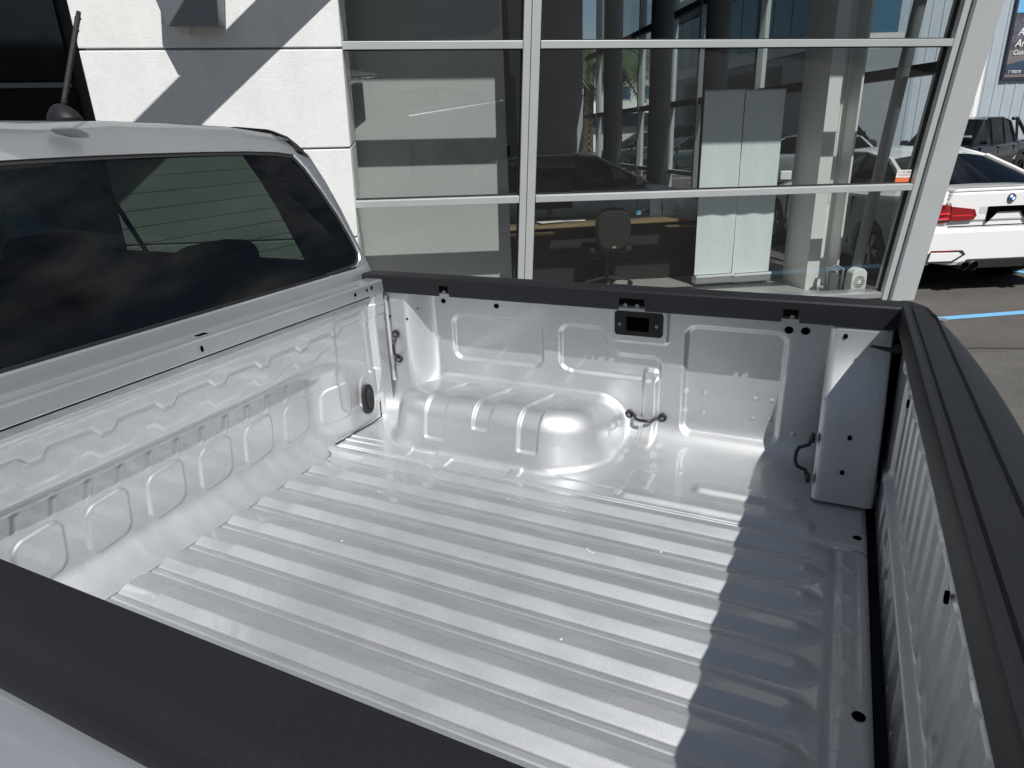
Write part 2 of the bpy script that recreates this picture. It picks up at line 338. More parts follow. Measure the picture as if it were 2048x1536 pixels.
# desk
t = in_thing('desk', 'long timber topped desk with dark modesty panel behind the window', 'desk', 2.65, 1.25)
lp(t, 'desktop', M_WOOD, lambda b: b.box((-1.25, -.75, .66), (1.25, 0, .69)), bevel=.003)
lp(t, 'modesty_panel', M_CHAR, lambda b: b.box((-1.2, -.16, .0), (1.2, -.12, .655)))
for x0 in (-1.22, 1.18): lp(t, 'leg', M_CHAR, lambda b: b.box((x0, -.72, 0), (x0+.04, -.1, .655)))
for x0, x1 in ((-1.2, -.55), (.75, 1.25)): lp(t, 'pull_out_shelf', M_WOOD, lambda b: b.box((x0, -.3, .60), (x1, .06, .62)), bevel=.008)
for (s, e, sx, sy, r) in ((3.4, 1.5, .3, .21, .2), (3.1, 1.55, .25, .2, -.3), (1.75, 1.45, .3, .2, .1), (2.3, 1.6, .21, .15, .5)):
    p_ = in_thing('paper_sheet', {3.4: 'loose white papers at the left end of the desk', 3.1: 'white papers in front of the monitor on the desk', 1.75: 'papers on the desk beside the left roller banner', 2.3: 'small paper on the middle of the desk'}[s], 'paper', s, e, .733)
    p_.rotation_euler.z += r; lp(p_, 'sheet', M_WHITE, lambda b: b.box((-sx/2, -sy/2, 0), (sx/2, sy/2, .003)))
t = in_thing('computer_monitor', 'dark monitor on the desk next to the window mullion', 'monitor', 3.35, 1.75, .73)
lp(t, 'screen', M_CHAR, lambda b: b.box((-.27, -.02, .12), (.27, .02, .47)), bevel=.006)
lp(t, 'stand', M_BLK, lambda b: (b.box((-.03, -.05, 0), (.03, -.02, .2)), b.box((-.12, -.1, 0), (.12, .08, .012))))
t = in_thing('brochure_stand', 'white brochure stand on the desk by the roller banner', 'brochure stand', 2.02, 1.65, .73)
lp(t, 'sheet_left', M_BANNER, lambda b: b.hexa([(.16, .06, 0), (.02, .08, 0), (.02, .09, 0), (.16, .07, 0), (.14, -.02, .3), (.02, .0, .3), (.02, .01, .3), (.14, -.01, .3)]))
lp(t, 'sheet_right', M_BANNER, lambda b: b.hexa([(0, .08, 0), (-.15, .05, 0), (-.15, .06, 0), (0, .09, 0), (0, .0, .3), (-.13, -.03, .3), (-.13, -.02, .3), (0, .01, .3)]))
t = in_thing('water_bottle', 'small clear bottle with blue label on the desk behind the chair', 'bottle', 2.35, 1.5, .73)
lp(t, 'bottle', M_PANE2, lambda b: b.tube([(0, 0, 0), (0, 0, .15), (0, 0, .2), (0, 0, .22)], [.033, .033, .014, .014], 14), smooth=True)
lp(t, 'blue_label', M_BLUE, lambda b: b.tube([(0, 0, .05), (0, 0, .10)], .035, 14, cap=False))
# office chair
t = in_thing('office_chair', 'black office chair with rounded back in front of the desk', 'office chair', 2.83, .92)
def shell(b, w, h, z0, y0, d, n=20):
    P = []
    for i in range(n):
        a = 2*math.pi*i/n; P.append((w*math.copysign(abs(math.cos(a))**.7, math.cos(a)), y0, z0+h*math.copysign(abs(math.sin(a))**.7, math.sin(a))))
    Q = [(x*.85, y0+d, z0+(z-z0)*.85) for x, y, z in P]; b.loft([[Vector((x*.85, y0-d*.5, z0+(z-z0)*.85)) for x, y, z in P], [Vector(p) for p in P], [Vector(q) for q in Q]], closed=True, capends=True)
lp(t, 'backrest', M_CHAR, lambda b: shell(b, .20, .235, .66, .06, .05), auto=50)
lp(t, 'back_tag', mat('tan_tag', (.4, .3, .15), .6), lambda b: b.box((-.02, .112, .47), (.015, .116, .49)))
lp(t, 'seat', M_CHAR, lambda b: b.box((-.24, -.45, .40), (.24, .02, .47)), bevel=.03)
lp(t, 'gas_column', M_BLK, lambda b: b.tube([(0, -.2, .08), (0, -.2, .4)], .025))
lp(t, 'back_bracket', M_BLK, lambda b: b.tube([(0, -.1, .39), (0, .06, .42), (0, .07, .6)], .02))
for k in range(5):
    a = k*2*math.pi/5+.3; q = (.27*math.cos(a), -.2+.27*math.sin(a))
    f = lp(t, 'base_arm', M_BLK, lambda b: b.tube([(0, -.2, .1), (q[0], q[1], .07)], [.022, .015]))
    lp(t, 'castor', M_BLK, lambda b: b.disc((q[0], q[1]-.01, .03), (0, 1, 0), .03, .03, 12))
for sx in (-1, 1): lp(t, 'lever', M_BLK, lambda b: b.tube([(sx*.03, -.1, .37), (sx*.22, .02, .345)], .008))
for k, (s0, z0) in enumerate(((4.9, 1.1), (6.0, 1.2), (3.6, 1.0))): part('wall_panel', (M_BANNER, M_POSTB, M_CONC)[k], lambda b: b.box((s0, 13.55, z0), (s0+.8, 13.595, z0+1.2), IN))
# potted palm and sign at the back
t = in_thing('potted_palm', 'dark potted palm with arching fronds behind the display car', 'plant', 1.45, 10.8)
lp(t, 'pot', M_CHAR, lambda b: b.tube([(0, 0, 0), (0, 0, .6)], [.2, .27], 16))
def frond(b, base, az, L, drop, rise, wl_=.22, n=9, nl=14):
    P = []
    for i in range(n):
        f = i/(n-1); P.append(Vector(base)+Vector((math.cos(az)*L*f, math.sin(az)*L*f, rise*f-drop*f*f)))
    b.tube(P, [.012*(1-.8*i/(n-1))*L/1.2 for i in range(n)], 4)
    sd_ = Vector((-math.sin(az), math.cos(az), 0))
    for i in range(nl):
        f = .12+.86*i/nl; k = f*(n-1); j = min(int(k), n-2); c = P[j].lerp(P[j+1], k-j); tg = (P[j+1]-P[j]).normalized()
        for sg in (-1, 1):
            l = wl_*(1-.6*abs(f-.45))*random.uniform(.8, 1.1); e = c+(sd_*sg*.8+tg*.6).normalized()*l+Vector((0, 0, -l*.45*random.uniform(.6, 1.3)))
            wd = tg*.028*L/1.2
            b.add([c-wd, c+wd, e], [(0, 1, 2)])
b = MB()
for k in range(15): frond(b, (0, 0, 1.0), k*2.4, random.uniform(.6, .95), random.uniform(.2, .75), random.uniform(.2, .6), .25)
lp(t, 'fronds', M_LEAF, lambda q: q.add(b.v, b.f)); lp(t, 'stem', M_TRUNK, lambda q: q.tube([(0, 0, .55), (0, 0, 1.02)], .04))
t = in_thing('hazard_notice', 'red and white striped notice on the grey back wall nib', 'notice', 2.35, 11.17, 1.15)
lp(t, 'board', M_WHITE, lambda b: b.box((-.22, -.0, -.3), (.22, .02, .5)))
lp(t, 'red_panel', M_REDS, lambda b: b.box((-.13, .02, .05), (.13, .026, .4)))
for k in range(8):
    lp(t, 'stripe', M_TXTK, lambda b: b.hexa([(-.22, .02, -.3+k*.1), (-.15, .02, -.3+k*.1), (-.15, .025, -.3+k*.1), (-.22, .025, -.3+k*.1), (-.22, .02, -.25+k*.1), (-.15, .02, -.25+k*.1), (-.15, .025, -.25+k*.1), (-.22, .025, -.25+k*.1)]))
    lp(t, 'stripe', M_TXTK, lambda b: b.box((.15, .02, -.3+k*.1), (.22, .025, -.25+k*.1)))
# dome device and clear tank on the sill
t = in_thing('air_freshener_unit', 'small white domed unit with round printed label on the window sill', 'device', .36, .22, .05)
def domep(w, h, n=14): return [(-w, 0), (-w*1.02, h*.55)]+[(-w*math.cos(a)*1.0, h*.72+h*.28*math.sin(a)) for a in np.linspace(.25, math.pi-.25, n)]+[(w*1.02, h*.55), (w, 0)]
lp(t, 'body', M_WHITE, lambda b: b.prism([(x, -.06, z) for x, z in domep(.085, .25)], (0, .12, 0)), bevel=.012)
lp(t, 'round_label', mat('grey_label', (.45, .45, .43), .5), lambda b: b.disc((0, .061, .11), (0, 1, 0), .066, .002, 24))
lp(t, 'label_centre', M_WHITE, lambda b: b.disc((0, .0635, .11), (0, 1, 0), .02, .002, 16))
for k in range(6):
    hw = math.sqrt(.06**2-(k*.02-.05)**2)
    lp(t, 'label_line', M_TXTK, lambda b: b.box((-hw*.9, .0632, .158-k*.02), (-.024 if 0 < k < 4 else hw*.7, .0645, .163-k*.02)))
t = in_thing('clear_tank', 'clear plastic tank with grey rim standing by the white column base', 'container', .60, .28, .05)
lp(t, 'tank', mat('smoky_plastic', (.12, .13, .13), .1, spec=.8), lambda b: b.prism([(-.05, -.05, 0), (.05, -.05, 0), (.055, -.05, .2), (-.055, -.05, .2)], (0, .1, 0)), bevel=.01)
lp(t, 'rim', M_GREYW, lambda b: b.tube([(-.085, .04, 0), (-.09, .045, .24), (0, .05, .285), (.085, .045, .24), (.08, .04, 0)], .014, 8), smooth=True)
lp(t, 'lid', M_GREYW, lambda b: b.box((-.07, -.05, .22), (.07, .05, .25)), bevel=.012)
# security sticker on the glass
t = thing('security_sticker', 'small white and orange security sticker in the lower right corner of the window', 'sticker', tuple(FS(.30, 1.20, -.018)))
MS = Matrix((-Uh, Mm, On)).transposed().to_4x4()
t.matrix_world = Matrix.Translation(FS(.385, 1.182, -.016)) @ MS
lp(t, 'card', M_WHITE, lambda b: b.box((0, .045, 0), (.15, .115, .001)))
lp(t, 'orange_strip', M_ORANGE, lambda b: b.box((0, 0, 0), (.15, .044, .001)))
text_mesh('GLOBAL', 'lettering', M_TXTK, .033, t, Matrix.Translation((.045, .083, .0015)), .0004, .2)
text_mesh('SECURITY', 'lettering', M_TXTK, .021, t, Matrix.Translation((.045, .058, .0015)), .0004)
lp(t, 'swoosh', M_REDS, lambda b: (b.hexa([(.008, .088, .001), (.02, .092, .001), (.04, .103, .001), (.02, .1, .001), (.008, .088, .002), (.02, .092, .002), (.04, .103, .002), (.02, .1, .002)]), b.hexa([(.02, .055, .001), (.028, .06, .001), (.04, .08, .001), (.028, .078, .001), (.02, .055, .002), (.028, .06, .002), (.04, .08, .002), (.028, .078, .002)])))

# ================================================================== PICKUP TRUCK
trk = thing('pickup_truck', 'silver double cab ute with empty load bed and black plastic bed caps', 'pickup truck', (0, 0, 0))
TZ = H
def tp(name, m, fn, parent=None, **k):
    b = MB(); fn(b); o = b.build(name, m, parent or trk, **k); o.location.z = TZ if parent is None else 0; return o
def tgrid(name, X, Y, Z, m, flip=False):
    o = grid(name, X, Y, Z, m, trk, flip); o.location.z = TZ; return o
# ---- bed floor with pressed ribs
x = np.arange(-.01, 1.5425, .0065); y = np.arange(-.60, .4121, .0018); X, Y = np.meshgrid(x, y, indexing='ij')
x0f = .074*ss(.395, .35, Y); X = x0f+(X+.01)*(1.5425-x0f)/(x[-1]+.01)
def ribs(Y, ph=.035, per=.1):
    u = np.mod(Y-ph, per)/per
    r_ = np.minimum(np.clip((u-.12)/.25, -.3, 1.3), np.clip((.90-u)/.24, -.3, 1.3))
    lo = .05; a_ = np.where(r_ < lo, np.where(r_ > -lo, (r_+lo)**2/(4*lo), 0), r_); b_ = 1-a_
    return 1-np.where(b_ < lo, np.where(b_ > -lo, (b_+lo)**2/(4*lo), 0), b_)
def floor_z(X, Y):
    env = (1-ss(1.40, 1.455, X+.012*np.cos((Y-.035)/.1*2*math.pi)))
    z = .0125*ribs(Y)*env*(.62+.38*ss(.165, .195, X))*ss(.405, .39, Y)
    uu = np.mod(Y-.035, .1); z -= .0016*(np.exp(-((uu-.0925)/.0022)**2)+.6*np.exp(-((uu-.010)/.002)**2))*env*ss(.40, .385, Y)
    z += .0035*ss(1.471, 1.466, X)*ss(.40, .394, Y)                      # step at the rear cross member
    z -= .003*np.exp(-((X-1.478)/.0035)**2)
    # pressed pads on the rear cross member
    for k in range(-6, 5):
        c = .40-.1*abs(0)-(.1*(4-k))+.0
        z += .002*msk(np.minimum(rr(X, Y, 1.493, c-.03, .0045, .030, .003), np.abs((Y-(c-.062))+(X-1.505)*1.1)+np.maximum(np.abs(X-1.505)-.012, 0)*5-.004), .0018)
    z -= .0025*np.exp(-((X-1.519)/.003)**2)*ss(.39, .38, Y)*ss(-.03, -.02, Y)
    z -= .012*ss(1.531, 1.545, X)
    return z
Z = floor_z(X, Y)
tgrid('bed_floor', X, Y, Z, M_SILIN)
# ---- side inner panel (wall, cove, wheel arch, outer floor strip), found by marching rays from an axis inside the bed
WY = .83
CX, CZ, KW = 1.3953, .9028, 1.8676/1.8476
def wall_y(x, z):
    x = CX+(x-CX)/KW; z = CZ+(z-CZ)/KW
    yw = WY-.085*ss(.205, .125, x)
    yw = yw+.012*msk(rr(x, z, .427, .273, .163, .075, .03), .007)
    L = np.minimum(rr(x, z, .725, .275, .073, .073, .028), rr(x, z, .82, .234, .150, .036, .026)); L = smin(L, rr(x, z, .79, .26, .03, .03, .02), .03)
    yw = yw+.010*msk(np.minimum(L, 1), .007)
    yw = yw-.012*msk(rr(x, z, .943, .12, .021, .11, .012), .007)      # raised channel
    yw = yw+.012*msk(rr(x, z, 1.175, .212, .133, .163, .03), .008)
    yw = yw-.010*msk(rr(x, z, .903, .367, .086, .052, .012), .0035)     # socket plate
    for dx, dz in ((1.049, .177), (1.099, .177), (1.24, .175), (1.284, .176), (1.048, .116), (1.098, .115), (1.239, .114), (1.285, .117), (1.352, .09)):
        yw = yw-.0035*np.exp(-(((x-dx)**2+(z-dz)**2)/.0045**2))
    # front corner pillar: bead strip and small dimples
    yw = yw+.006*msk(rr(x, z, .063, .27, .006, .15, .006), .004)
    for k in range(7): yw = yw-.004*np.exp(-(((x-.037)/.008)**2+((z-(.15+.04*k))/.006)**2))
    return yw
STR = ((.325, .392, .045, 1), (.490, .543, .095, 1), (.640, .700, .052, 1))
def fbed(x, y, z):
    zf = .0008*np.sin(x*9)
    rib2 = .011*msk(rr(x, y, 1.19, .475, .235, .026, .02), .012)+.011*msk(rr(x, y, 1.26, .575, .13, .026, .02), .012)
    rib2 = rib2-.005*msk(rr(x, y, .33, .475, .045, .030, .008), .005)-.005*msk(rr(x, y, .53, .452, .10, .022, .008), .005)-.004*msk(rr(x, y, .80, .468, .14, .02, .008), .005)
    rib2 = rib2+.004*msk(rr(x, y, .985, .555, .03, .05, .012), .006)+.003*msk(rr(x, y, .10, .47, .08, .004, .003), .003)+.003*msk(rr(x, y, .10, .50, .07, .004, .003), .003)
    rib2 = rib2-.004*np.exp(-((y-.420)/.0022)**2)-.004*np.exp(-((y-.431)/.0022)**2)
    rib2 = rib2-.0115*0-.012*ss(1.531, 1.545, x)
    fl = z-zf-rib2
    wl_ = wall_y(x, z)-y
    f = smin(fl, wl_, .11)
    # wheel arch
    dp = rr(x, y, .500, .85, .370, .364, .185)+.20*np.maximum(z, 0)
    qz = z-.122-.20*np.clip(.80-y, 0, .3)
    dep = 0
    for a, c, zl, _ in STR: dep = dep+.009*msk(rr(x, z, (a+c)/2, zl+.15, (c-a)/2, .15, .006), .003)*ss(.80, .74, y)
    r_ = .070
    ar = np.minimum(np.maximum(dp+r_, qz+r_), 0)+np.hypot(np.maximum(dp+r_, 0), np.maximum(qz+r_, 0))-r_+dep
    return smin(f, ar, .024)
def side_panel(sign, nx, nth):
    x = np.linspace(-.0, 1.5425, nx); th = np.linspace(0, math.pi/2*1.0, nth)
    X, T = np.meshgrid(x, th, indexing='ij'); oy, oz = .412, .4412
    dy, dz = np.sin(T), -np.cos(T); t = np.full_like(X, .12)
    for _ in range(46): t = np.minimum(t+.72*fbed(X, oy+dy*t, oz+dz*t), .9)
    return tgrid('side_inner_panel', X, sign*(oy+dy*t), oz+dz*t, M_SILIN, flip=sign < 0)
side_panel(1, 520, 360); side_panel(-1, 120, 90)
# ---- headboard (front wall of the bed)
y = np.arange(-.80, .731, .003); z = np.arange(-.012, .436, .003); Yh, Zh = np.meshgrid(y, z, indexing='ij')
hx = np.full_like(Yh, .03)
Yw = np.where(Yh > .28, .28+(Yh-.28)*.32, Yh); Zr = Zh-.012*ss(.1, .5, Yh); rec = rr(Yw, Zr, -.40, .02, .738, .238, .06); hx -= .050*msk(rec, .022)
hx += .085*np.clip(1-Zh/.075, 0, 1)**2*ss(.50, .36, Yh)
hx += .0*Yh
per = .151; inside = msk(rec+.02, .01)
for k in range(-2, 7):
    c = .325-k*per
    d = rr(Yh-.12*(Zh-.12), Zh-.10*(Yh-c), c, .121, .051, .056, .026); hx += .0055*np.exp(-(d/.0045)**2)*0+.005*msk(d, .004)
    for c2 in (c-.022, c-.022+per/2):
        hx += inside*.0024*msk(rr(Yh-.25*(Zh-.215), Zh, c2, .212, .008, .022, .006), .0055)
def wavy(Y, z0, amp, ph, w0, w1):
    u = np.mod(Y-ph, per)/per
    return z0+amp*(ss(0, w0, u)-ss(w1, w1+.16, u))
z1 = wavy(Yh, .294, .019, .075, .40, .48); hx += .0025*ss(-.005, .005, Zh-z1)*ss(.50, .47, Yh)
z2 = wavy(Yh, .341, .019, .055, .14, .70); hx -= .003*np.exp(-((Zh-z2)/.004)**2)*ss(.56, .52, Yh); hx += .004*ss(-.004, .004, Zh-z2)
hx += .004*np.exp(-((Zh-.395)/.004)**2)
d = rr(Yh, Zh, .56, .235, .075, .155, .03); hx += -.005*msk(d, .004)*ss(.47, .5, Yh)
hx -= .010*ss(.655, .662, Yh)*ss(.672, .666, Yh)
hx += .012*ss(.672, .684, Yh)
tgrid('headboard', hx, Yh, Zh, M_SILIN, flip=True)
hb = tp('headboard_rail', M_SIL, lambda b: b.prism([(-.02, -.80, .468), (-.018, -.80, .474), (.040, -.80, .4745), (.048, -.80, .470), (.050, -.80, .432), (.036, -.80, .430), (.030, -.80, .405), (-.02, -.80, .405)], (0, 1.545, 0)), bevel=.002)
for yy, zz, rx_, rz_ in ((0.0, .452, .004, .008), (.585, .453, .005, .006), (.645, .455, .004, .005), (.67, .458, .005, .006), (-.5, .452, .004, .008)):
    tp('rail_hole', M_HOLE, lambda b: b.disc((.0497, yy, zz), (1, 0, 0), rx_, .0012, 14, rz_, (0, 0, 1)), parent=hb)
tp('rail_slot', M_HOLE, lambda b: b.box((.005, .02, .4735), (.02, .05, .4752)), parent=hb)
tp('headboard_seam', M_RUB, lambda b: b.box((.031, -.78, .4275), (.047, .66, .4298)))
tp('drain_grommet', M_RUB, lambda b: (b.prism([(.032, .60+.030*math.copysign(abs(math.cos(a))**.8, math.cos(a)), .092+.052*math.copysign(abs(math.sin(a))**.8, math.sin(a))) for a in np.linspace(0, 2*math.pi, 24, endpoint=False)], (.010, 0, 0)), b.prism([(.040, .60+.016*math.cos(a), .092+.036*math.sin(a)) for a in np.linspace(0, 2*math.pi, 20, endpoint=False)], (.010, 0, 0))), bevel=.004, auto=40)
tp('seam_tape', M_RUB, lambda b: b.tube([(.036, .664, .06), (.038, .66, .03), (.044, .652, .008), (.040, .60, .003), (.034, .50, .003), (.032, .42, .003)], .0022))
# ---- black holes along the wall, brackets in the cap
for hx0, hz0, r_ in ((.233, .394, .008), (.432, .391, .008), (1.31, .388, .010), (1.351, .389, .010), (.16, .375, .003), (.135, .345, .0045), (.07, .35, .004)):
    yy = WY-.085*float(ss(.205, .125, np.array(hx0))); hx_ = CX+(hx0-CX)*KW; hz_ = CZ+(hz0-CZ)*KW
    tp('wall_hole', M_HOLE, lambda b: b.disc((hx_, yy-.0003, hz_), (0, -1, 0), r_*1.15, .0012, 18, r_, (0, 0, 1)))
# socket panel
def rrp(cx, cz, hx_, hz_, r, n=6):
    P = []
    for sx, sz, a0 in ((1, -1, -90), (1, 1, 0), (-1, 1, 90), (-1, -1, 180)):
        for i in range(n): a = math.radians(a0+90*i/(n-1)); P.append((cx+sx*(hx_-r)+r*math.cos(a), cz+sz*(hz_-r)+r*math.sin(a)))
    return P
skt = tp('socket_panel', M_PLAST, lambda b: b.prism([(px, WY-.0135, pz) for px, pz in rrp(.898, .367, .073, .0365, .010)], (0, .004, 0)), bevel=.001)
tp('socket_recess', M_HOLE, lambda b: b.box((.862, WY-.0142, .346), (.930, WY-.0130, .388)), parent=skt)
for px in (.842, .953): tp('screw', M_STEEL, lambda b: b.disc((px, WY-.0136, .365), (0, -1, 0), .005, .003, 12), parent=skt)
# tie down loops
def loop(name, a, b_, out, lab):
    a = Vector(a); b_ = Vector(b_); out = Vector(out).normalized(); d = (b_-a); L = d.length; d.normalize()
    o = tp(name, M_BLK, lambda b: b.tube([a+d*L*.06+out*.006, a+d*L*.18+out*.010, a+d*L*.27+out*.032, a+d*L*.40+out*.038, a+d*L*.60+out*.038, a+d*L*.73+out*.032, a+d*L*.82+out*.010, a+d*L*.94+out*.006], .0052, 10), smooth=True, label=lab)
    for q in (a, b_):
        e = tp('mounting_eye', M_BLK, lambda b: b.disc(q-out*.002, out, .0135, .010, 20), parent=o, bevel=.002)
        s_ = tp('bolt', M_STEEL, lambda b: b.disc(q+out*.008, out, .006, .004, 6), parent=o)
loop('tie_down_loop', (.075, WY-.087, .285), (.078, WY-.087, .195), (.25, -1, 0), 'upright tie down loop on the front corner')
loop('tie_down_loop', (.876, WY-.002, .074), (.980, WY-.002, .077), (0, -1, -.1), 'horizontal tie down loop beside the wheel arch')
loop('tie_down_loop', (1.405, .655, .155), (1.405, .625, .055), (-1, -.1, 0), 'tie down loop beside the corner cover')
for px, py in ((.968, .172), (.975, .168), (.983, .166), (.42, -.02), (1.12, .24), (.70, .31), (1.02, -.12), (.35, .22)):
    tp('paint_chip', M_WHITE, lambda b: b.disc((px, py, float(floor_z(np.array(px), np.array(py)))+.0002), (0, 0, 1), .0016, .0004, 7, .003))
# ---- taillight corner cover
zc = np.linspace(.008, .452, 70); prof = .600+.30*zc+.020*np.sin(np.clip((zc-.25)/.2, 0, 1)*math.pi)+.045*ss(.425, .452, zc)
xs = np.array([1.408, 1.408, 1.411, 1.418, 1.428, 1.46, 1.50, 1.53, 1.543, 1.549, 1.551, 1.551]); off = np.array([.12, .02, .008, .002, 0, 0, 0, 0, .002, .008, .02, .12])
ZC, XC = np.meshgrid(zc, xs, indexing='ij'); YC = prof[:, None]+off[None, :]
XC = XC+.006*(1-ZC/.45)
cc = tgrid('corner_cover', XC, YC, ZC, M_SILIN)
for px, pz in ((1.445, .405), (1.484, .17), (1.478, .085)):
    tp('cover_hole', M_HOLE, lambda b: b.disc((px, .600+.30*pz+.020*math.sin(min(max((pz-.25)/.2, 0), 1)*math.pi)-.0012, pz), (0, -1, .3), .0055, .001, 14, .0065, (0, 0, 1)), parent=None)
tp('cover_top_trim', M_SIL, lambda b: b.box((1.395, .738, .430), (1.552, .80, .441)), bevel=.006)
tp('gap_cable', mat('red_cable', (.10, .012, .01), .5), lambda b: b.tube([(1.560, .72, .14), (1.566, .70, .08), (1.560, .72, .02)], .0025))
for px, py, r_ in ((1.522, .470, .0095), (1.5205, -.078, .0105)):
    tp('floor_hole', M_HOLE, lambda b: b.disc((px, py, .0004), (0, 0, 1), r_, .001, 20))
# ---- side caps
def cap_profile(sg):
    return [(.7314, .4455), (.7314, .482), (.7345, .4868), (.740, .4880), (.792, .4880), (.802, .4865), (.816, .478), (.8235, .468), (.826, .455), (.826, .4455)]
def bedcap(sg):
    rings = []
    for i, xx in enumerate(np.linspace(-.034, 1.566, 9)):
        rings.append([Vector((xx, sg*yy, zz)) for yy, zz in cap_profile(sg)])
    b = MB(); b.loft(rings if sg > 0 else [r[::-1] for r in rings], closed=True, capends=True); o = b.build('side_cap', M_PLAST, trk, auto=25); o.location.z = TZ; return o
capF = bedcap(1); capN = bedcap(-1)
def lip(x0, x1, sg, par): tp('cap_lip', M_PLAST, lambda b: b.box((x0, min(sg*.7316, sg*.7356), .430), (x1, max(sg*.7316, sg*.7356), .4454)), parent=par)
for px, w2 in ((.285, .019), (.9, .038), (1.314, .021)): tp('clip_bracket', M_BLK, lambda b: b.box((px-w2+.0005, .7345, .4385), (px+w2-.0005, .7372, .4454)), parent=capF)
for x0, x1 in ((-.034, .266), (.304, .862), (.938, 1.293), (1.335, 1.552)): lip(x0, x1, 1, capF)
lip(-.034, 1.552, -1, capN)
for px, w2 in ((.285, .016), (.9, .036), (1.314, .018)):
    pk = tp('clip_pocket', M_HOLE, lambda b: b.box((px-w2, .7300, .4458), (px+w2, .7318, .464)), parent=capF, bevel=.001)
    for q in ([px+.004] if w2 < .03 else [px-.017, px+.017]): tp('screw', M_STEEL, lambda b: b.disc((q, .7298, .445), (0, -1, 0), .0058, .003, 12), parent=capF)
# flange below the far cap
tp('wall_top_flange', M_SILIN, lambda b: b.box((.0, .745, .4415), (1.41, .82, .4450)))
tp('wall_top_flange', M_SILIN, lambda b: b.box((.0, -.82, .4415), (1.54, -.745, .4450)))
# ---- tailgate
y = np.arange(-.735, .7351, .003); z = np.arange(-.055, .441, .003); Yt, Zt = np.meshgrid(y, z, indexing='ij')
tx = np.full_like(Yt, 1.572)
tx -= .010*ss(.405, .415, Zt)                                             # flange at the top
pn = rr(Yt, Zt, 0, .245, .56, .125, .02); tx += .012*msk(pn, .006)      # ribbed field
u = np.mod(Yt, .078)/.078
tx -= .0070*ss(.02, .20, u)*(1-ss(.74, .92, u))*msk(pn+.014, .006)
up = rr(Yt, Zt, 0, .388, .60, .010, .006); tx += .004*msk(up, .004)
for k in range(-4, 5): tx -= .006*msk(rr(Yt, Zt, k*.145+.03, .385, .022, .018, .012), .006)
tx -= .012*np.exp(-((Zt-.118)/.009)**2)*ss(.60, .57, np.abs(Yt))
tx -= .006*ss(.105, .095, Zt)
for k in range(-7, 8):                                                      # teardrop pressings low down
    yc = k*.1+.02; zz_ = (Zt-.035); ww = .006+.018*np.clip((Zt+.02)/.10, 0, 1)
    d = np.maximum(np.abs(Yt-yc)-ww, np.abs(zz_)-.050); tx += .008*msk(d, .005)
tx += .010*ss(-.03, -.05, Zt)
tg = tgrid('tailgate', tx, Yt, Zt, M_SILIN)
for yy in (.395, -.245, -.58): tp('tailgate_hole', M_HOLE, lambda b: b.disc((1.5655, yy, .372), (-1, 0, 0), .006, .004, 14, .009, (0, 0, 1)))
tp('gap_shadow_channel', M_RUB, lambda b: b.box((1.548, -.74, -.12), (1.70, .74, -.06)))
tp('tailgate_seal', M_RUB, lambda b: b.box((1.5575, -.72, .428), (1.585, .725, .441)), bevel=.003)
# tailgate cap: swept section whose outer edge bows out
def capx(y):
    a = 1.612+.062*(1-(abs(y)/.80)**2.2)
    return a if abs(y) < .70 else min(a, 1.558+.067*math.sqrt(max(0, 1-((abs(y)-.70)/.101)**2)))
rings = []
for yy in np.concatenate([-.80+.1*(1-np.cos(np.linspace(0, math.pi/2, 8))), np.linspace(-.69, .69, 47), (.80-.1*(1-np.cos(np.linspace(0, math.pi/2, 8))))[::-1]]):
    xo = capx(yy); e = ss(.80, .70, abs(yy)); zt = .4885
    g1 = 1.572; g2 = 1.572+(xo-1.572)*.50
    g1 = min(1.5685, 1.556+(xo-1.556)*.25); g2 = min(1.616-.004*yy, 1.556+(xo-1.556)*.75); sc_ = min(1, (xo-1.556)/.06); W4 = .006*sc_
    P = [(1.553, .436), (1.553, .482), (1.557, zt), (g1-W4, zt), (g1, zt-.005*e), (g1+W4, zt-.005*e), (g1+W4*1.6, zt-.001), (g2-W4, zt), (g2-W4*.4, zt-.006*e), (g2+W4*.5, zt-.006*e), (g2+W4*1.2, zt-.002), (xo-.016*sc_, zt-.004), (xo-.008*sc_, zt-.008), (xo-.003, zt-.014), (xo+.001, zt-.023), (xo+.003, .44), (xo-.01, .42), (1.60, .42)]
    rings.append([Vector((px, float(yy), pz)) for px, pz in P])
b = MB(); b.loft(rings, closed=True, capends=True); o = b.build('tailgate_cap', M_PLAST, trk, auto=32); o.location.z = TZ
tp('tailgate_outer', M_SIL, lambda b: b.prism([(capx(0)-.03, -.74, .42), (capx(0)-.01, -.74, .40), (capx(0)-.02, -.74, -.1), (1.60, -.74, -.1), (1.60, -.74, .42)], (0, 1.48, 0)), bevel=.01)
tp('tailgate_gap_shade', M_HOLE, lambda b: b.box((1.5535, .737, -.1), (1.60, .82, .418)))  # black box filling the gap, its colour stands in for the shade there
tp('corner_cable_clip', M_RUB, lambda b: b.tube([(1.56, .70, .395), (1.545, .69, .392), (1.50, .70, .396)], [.012, .006, .003]))
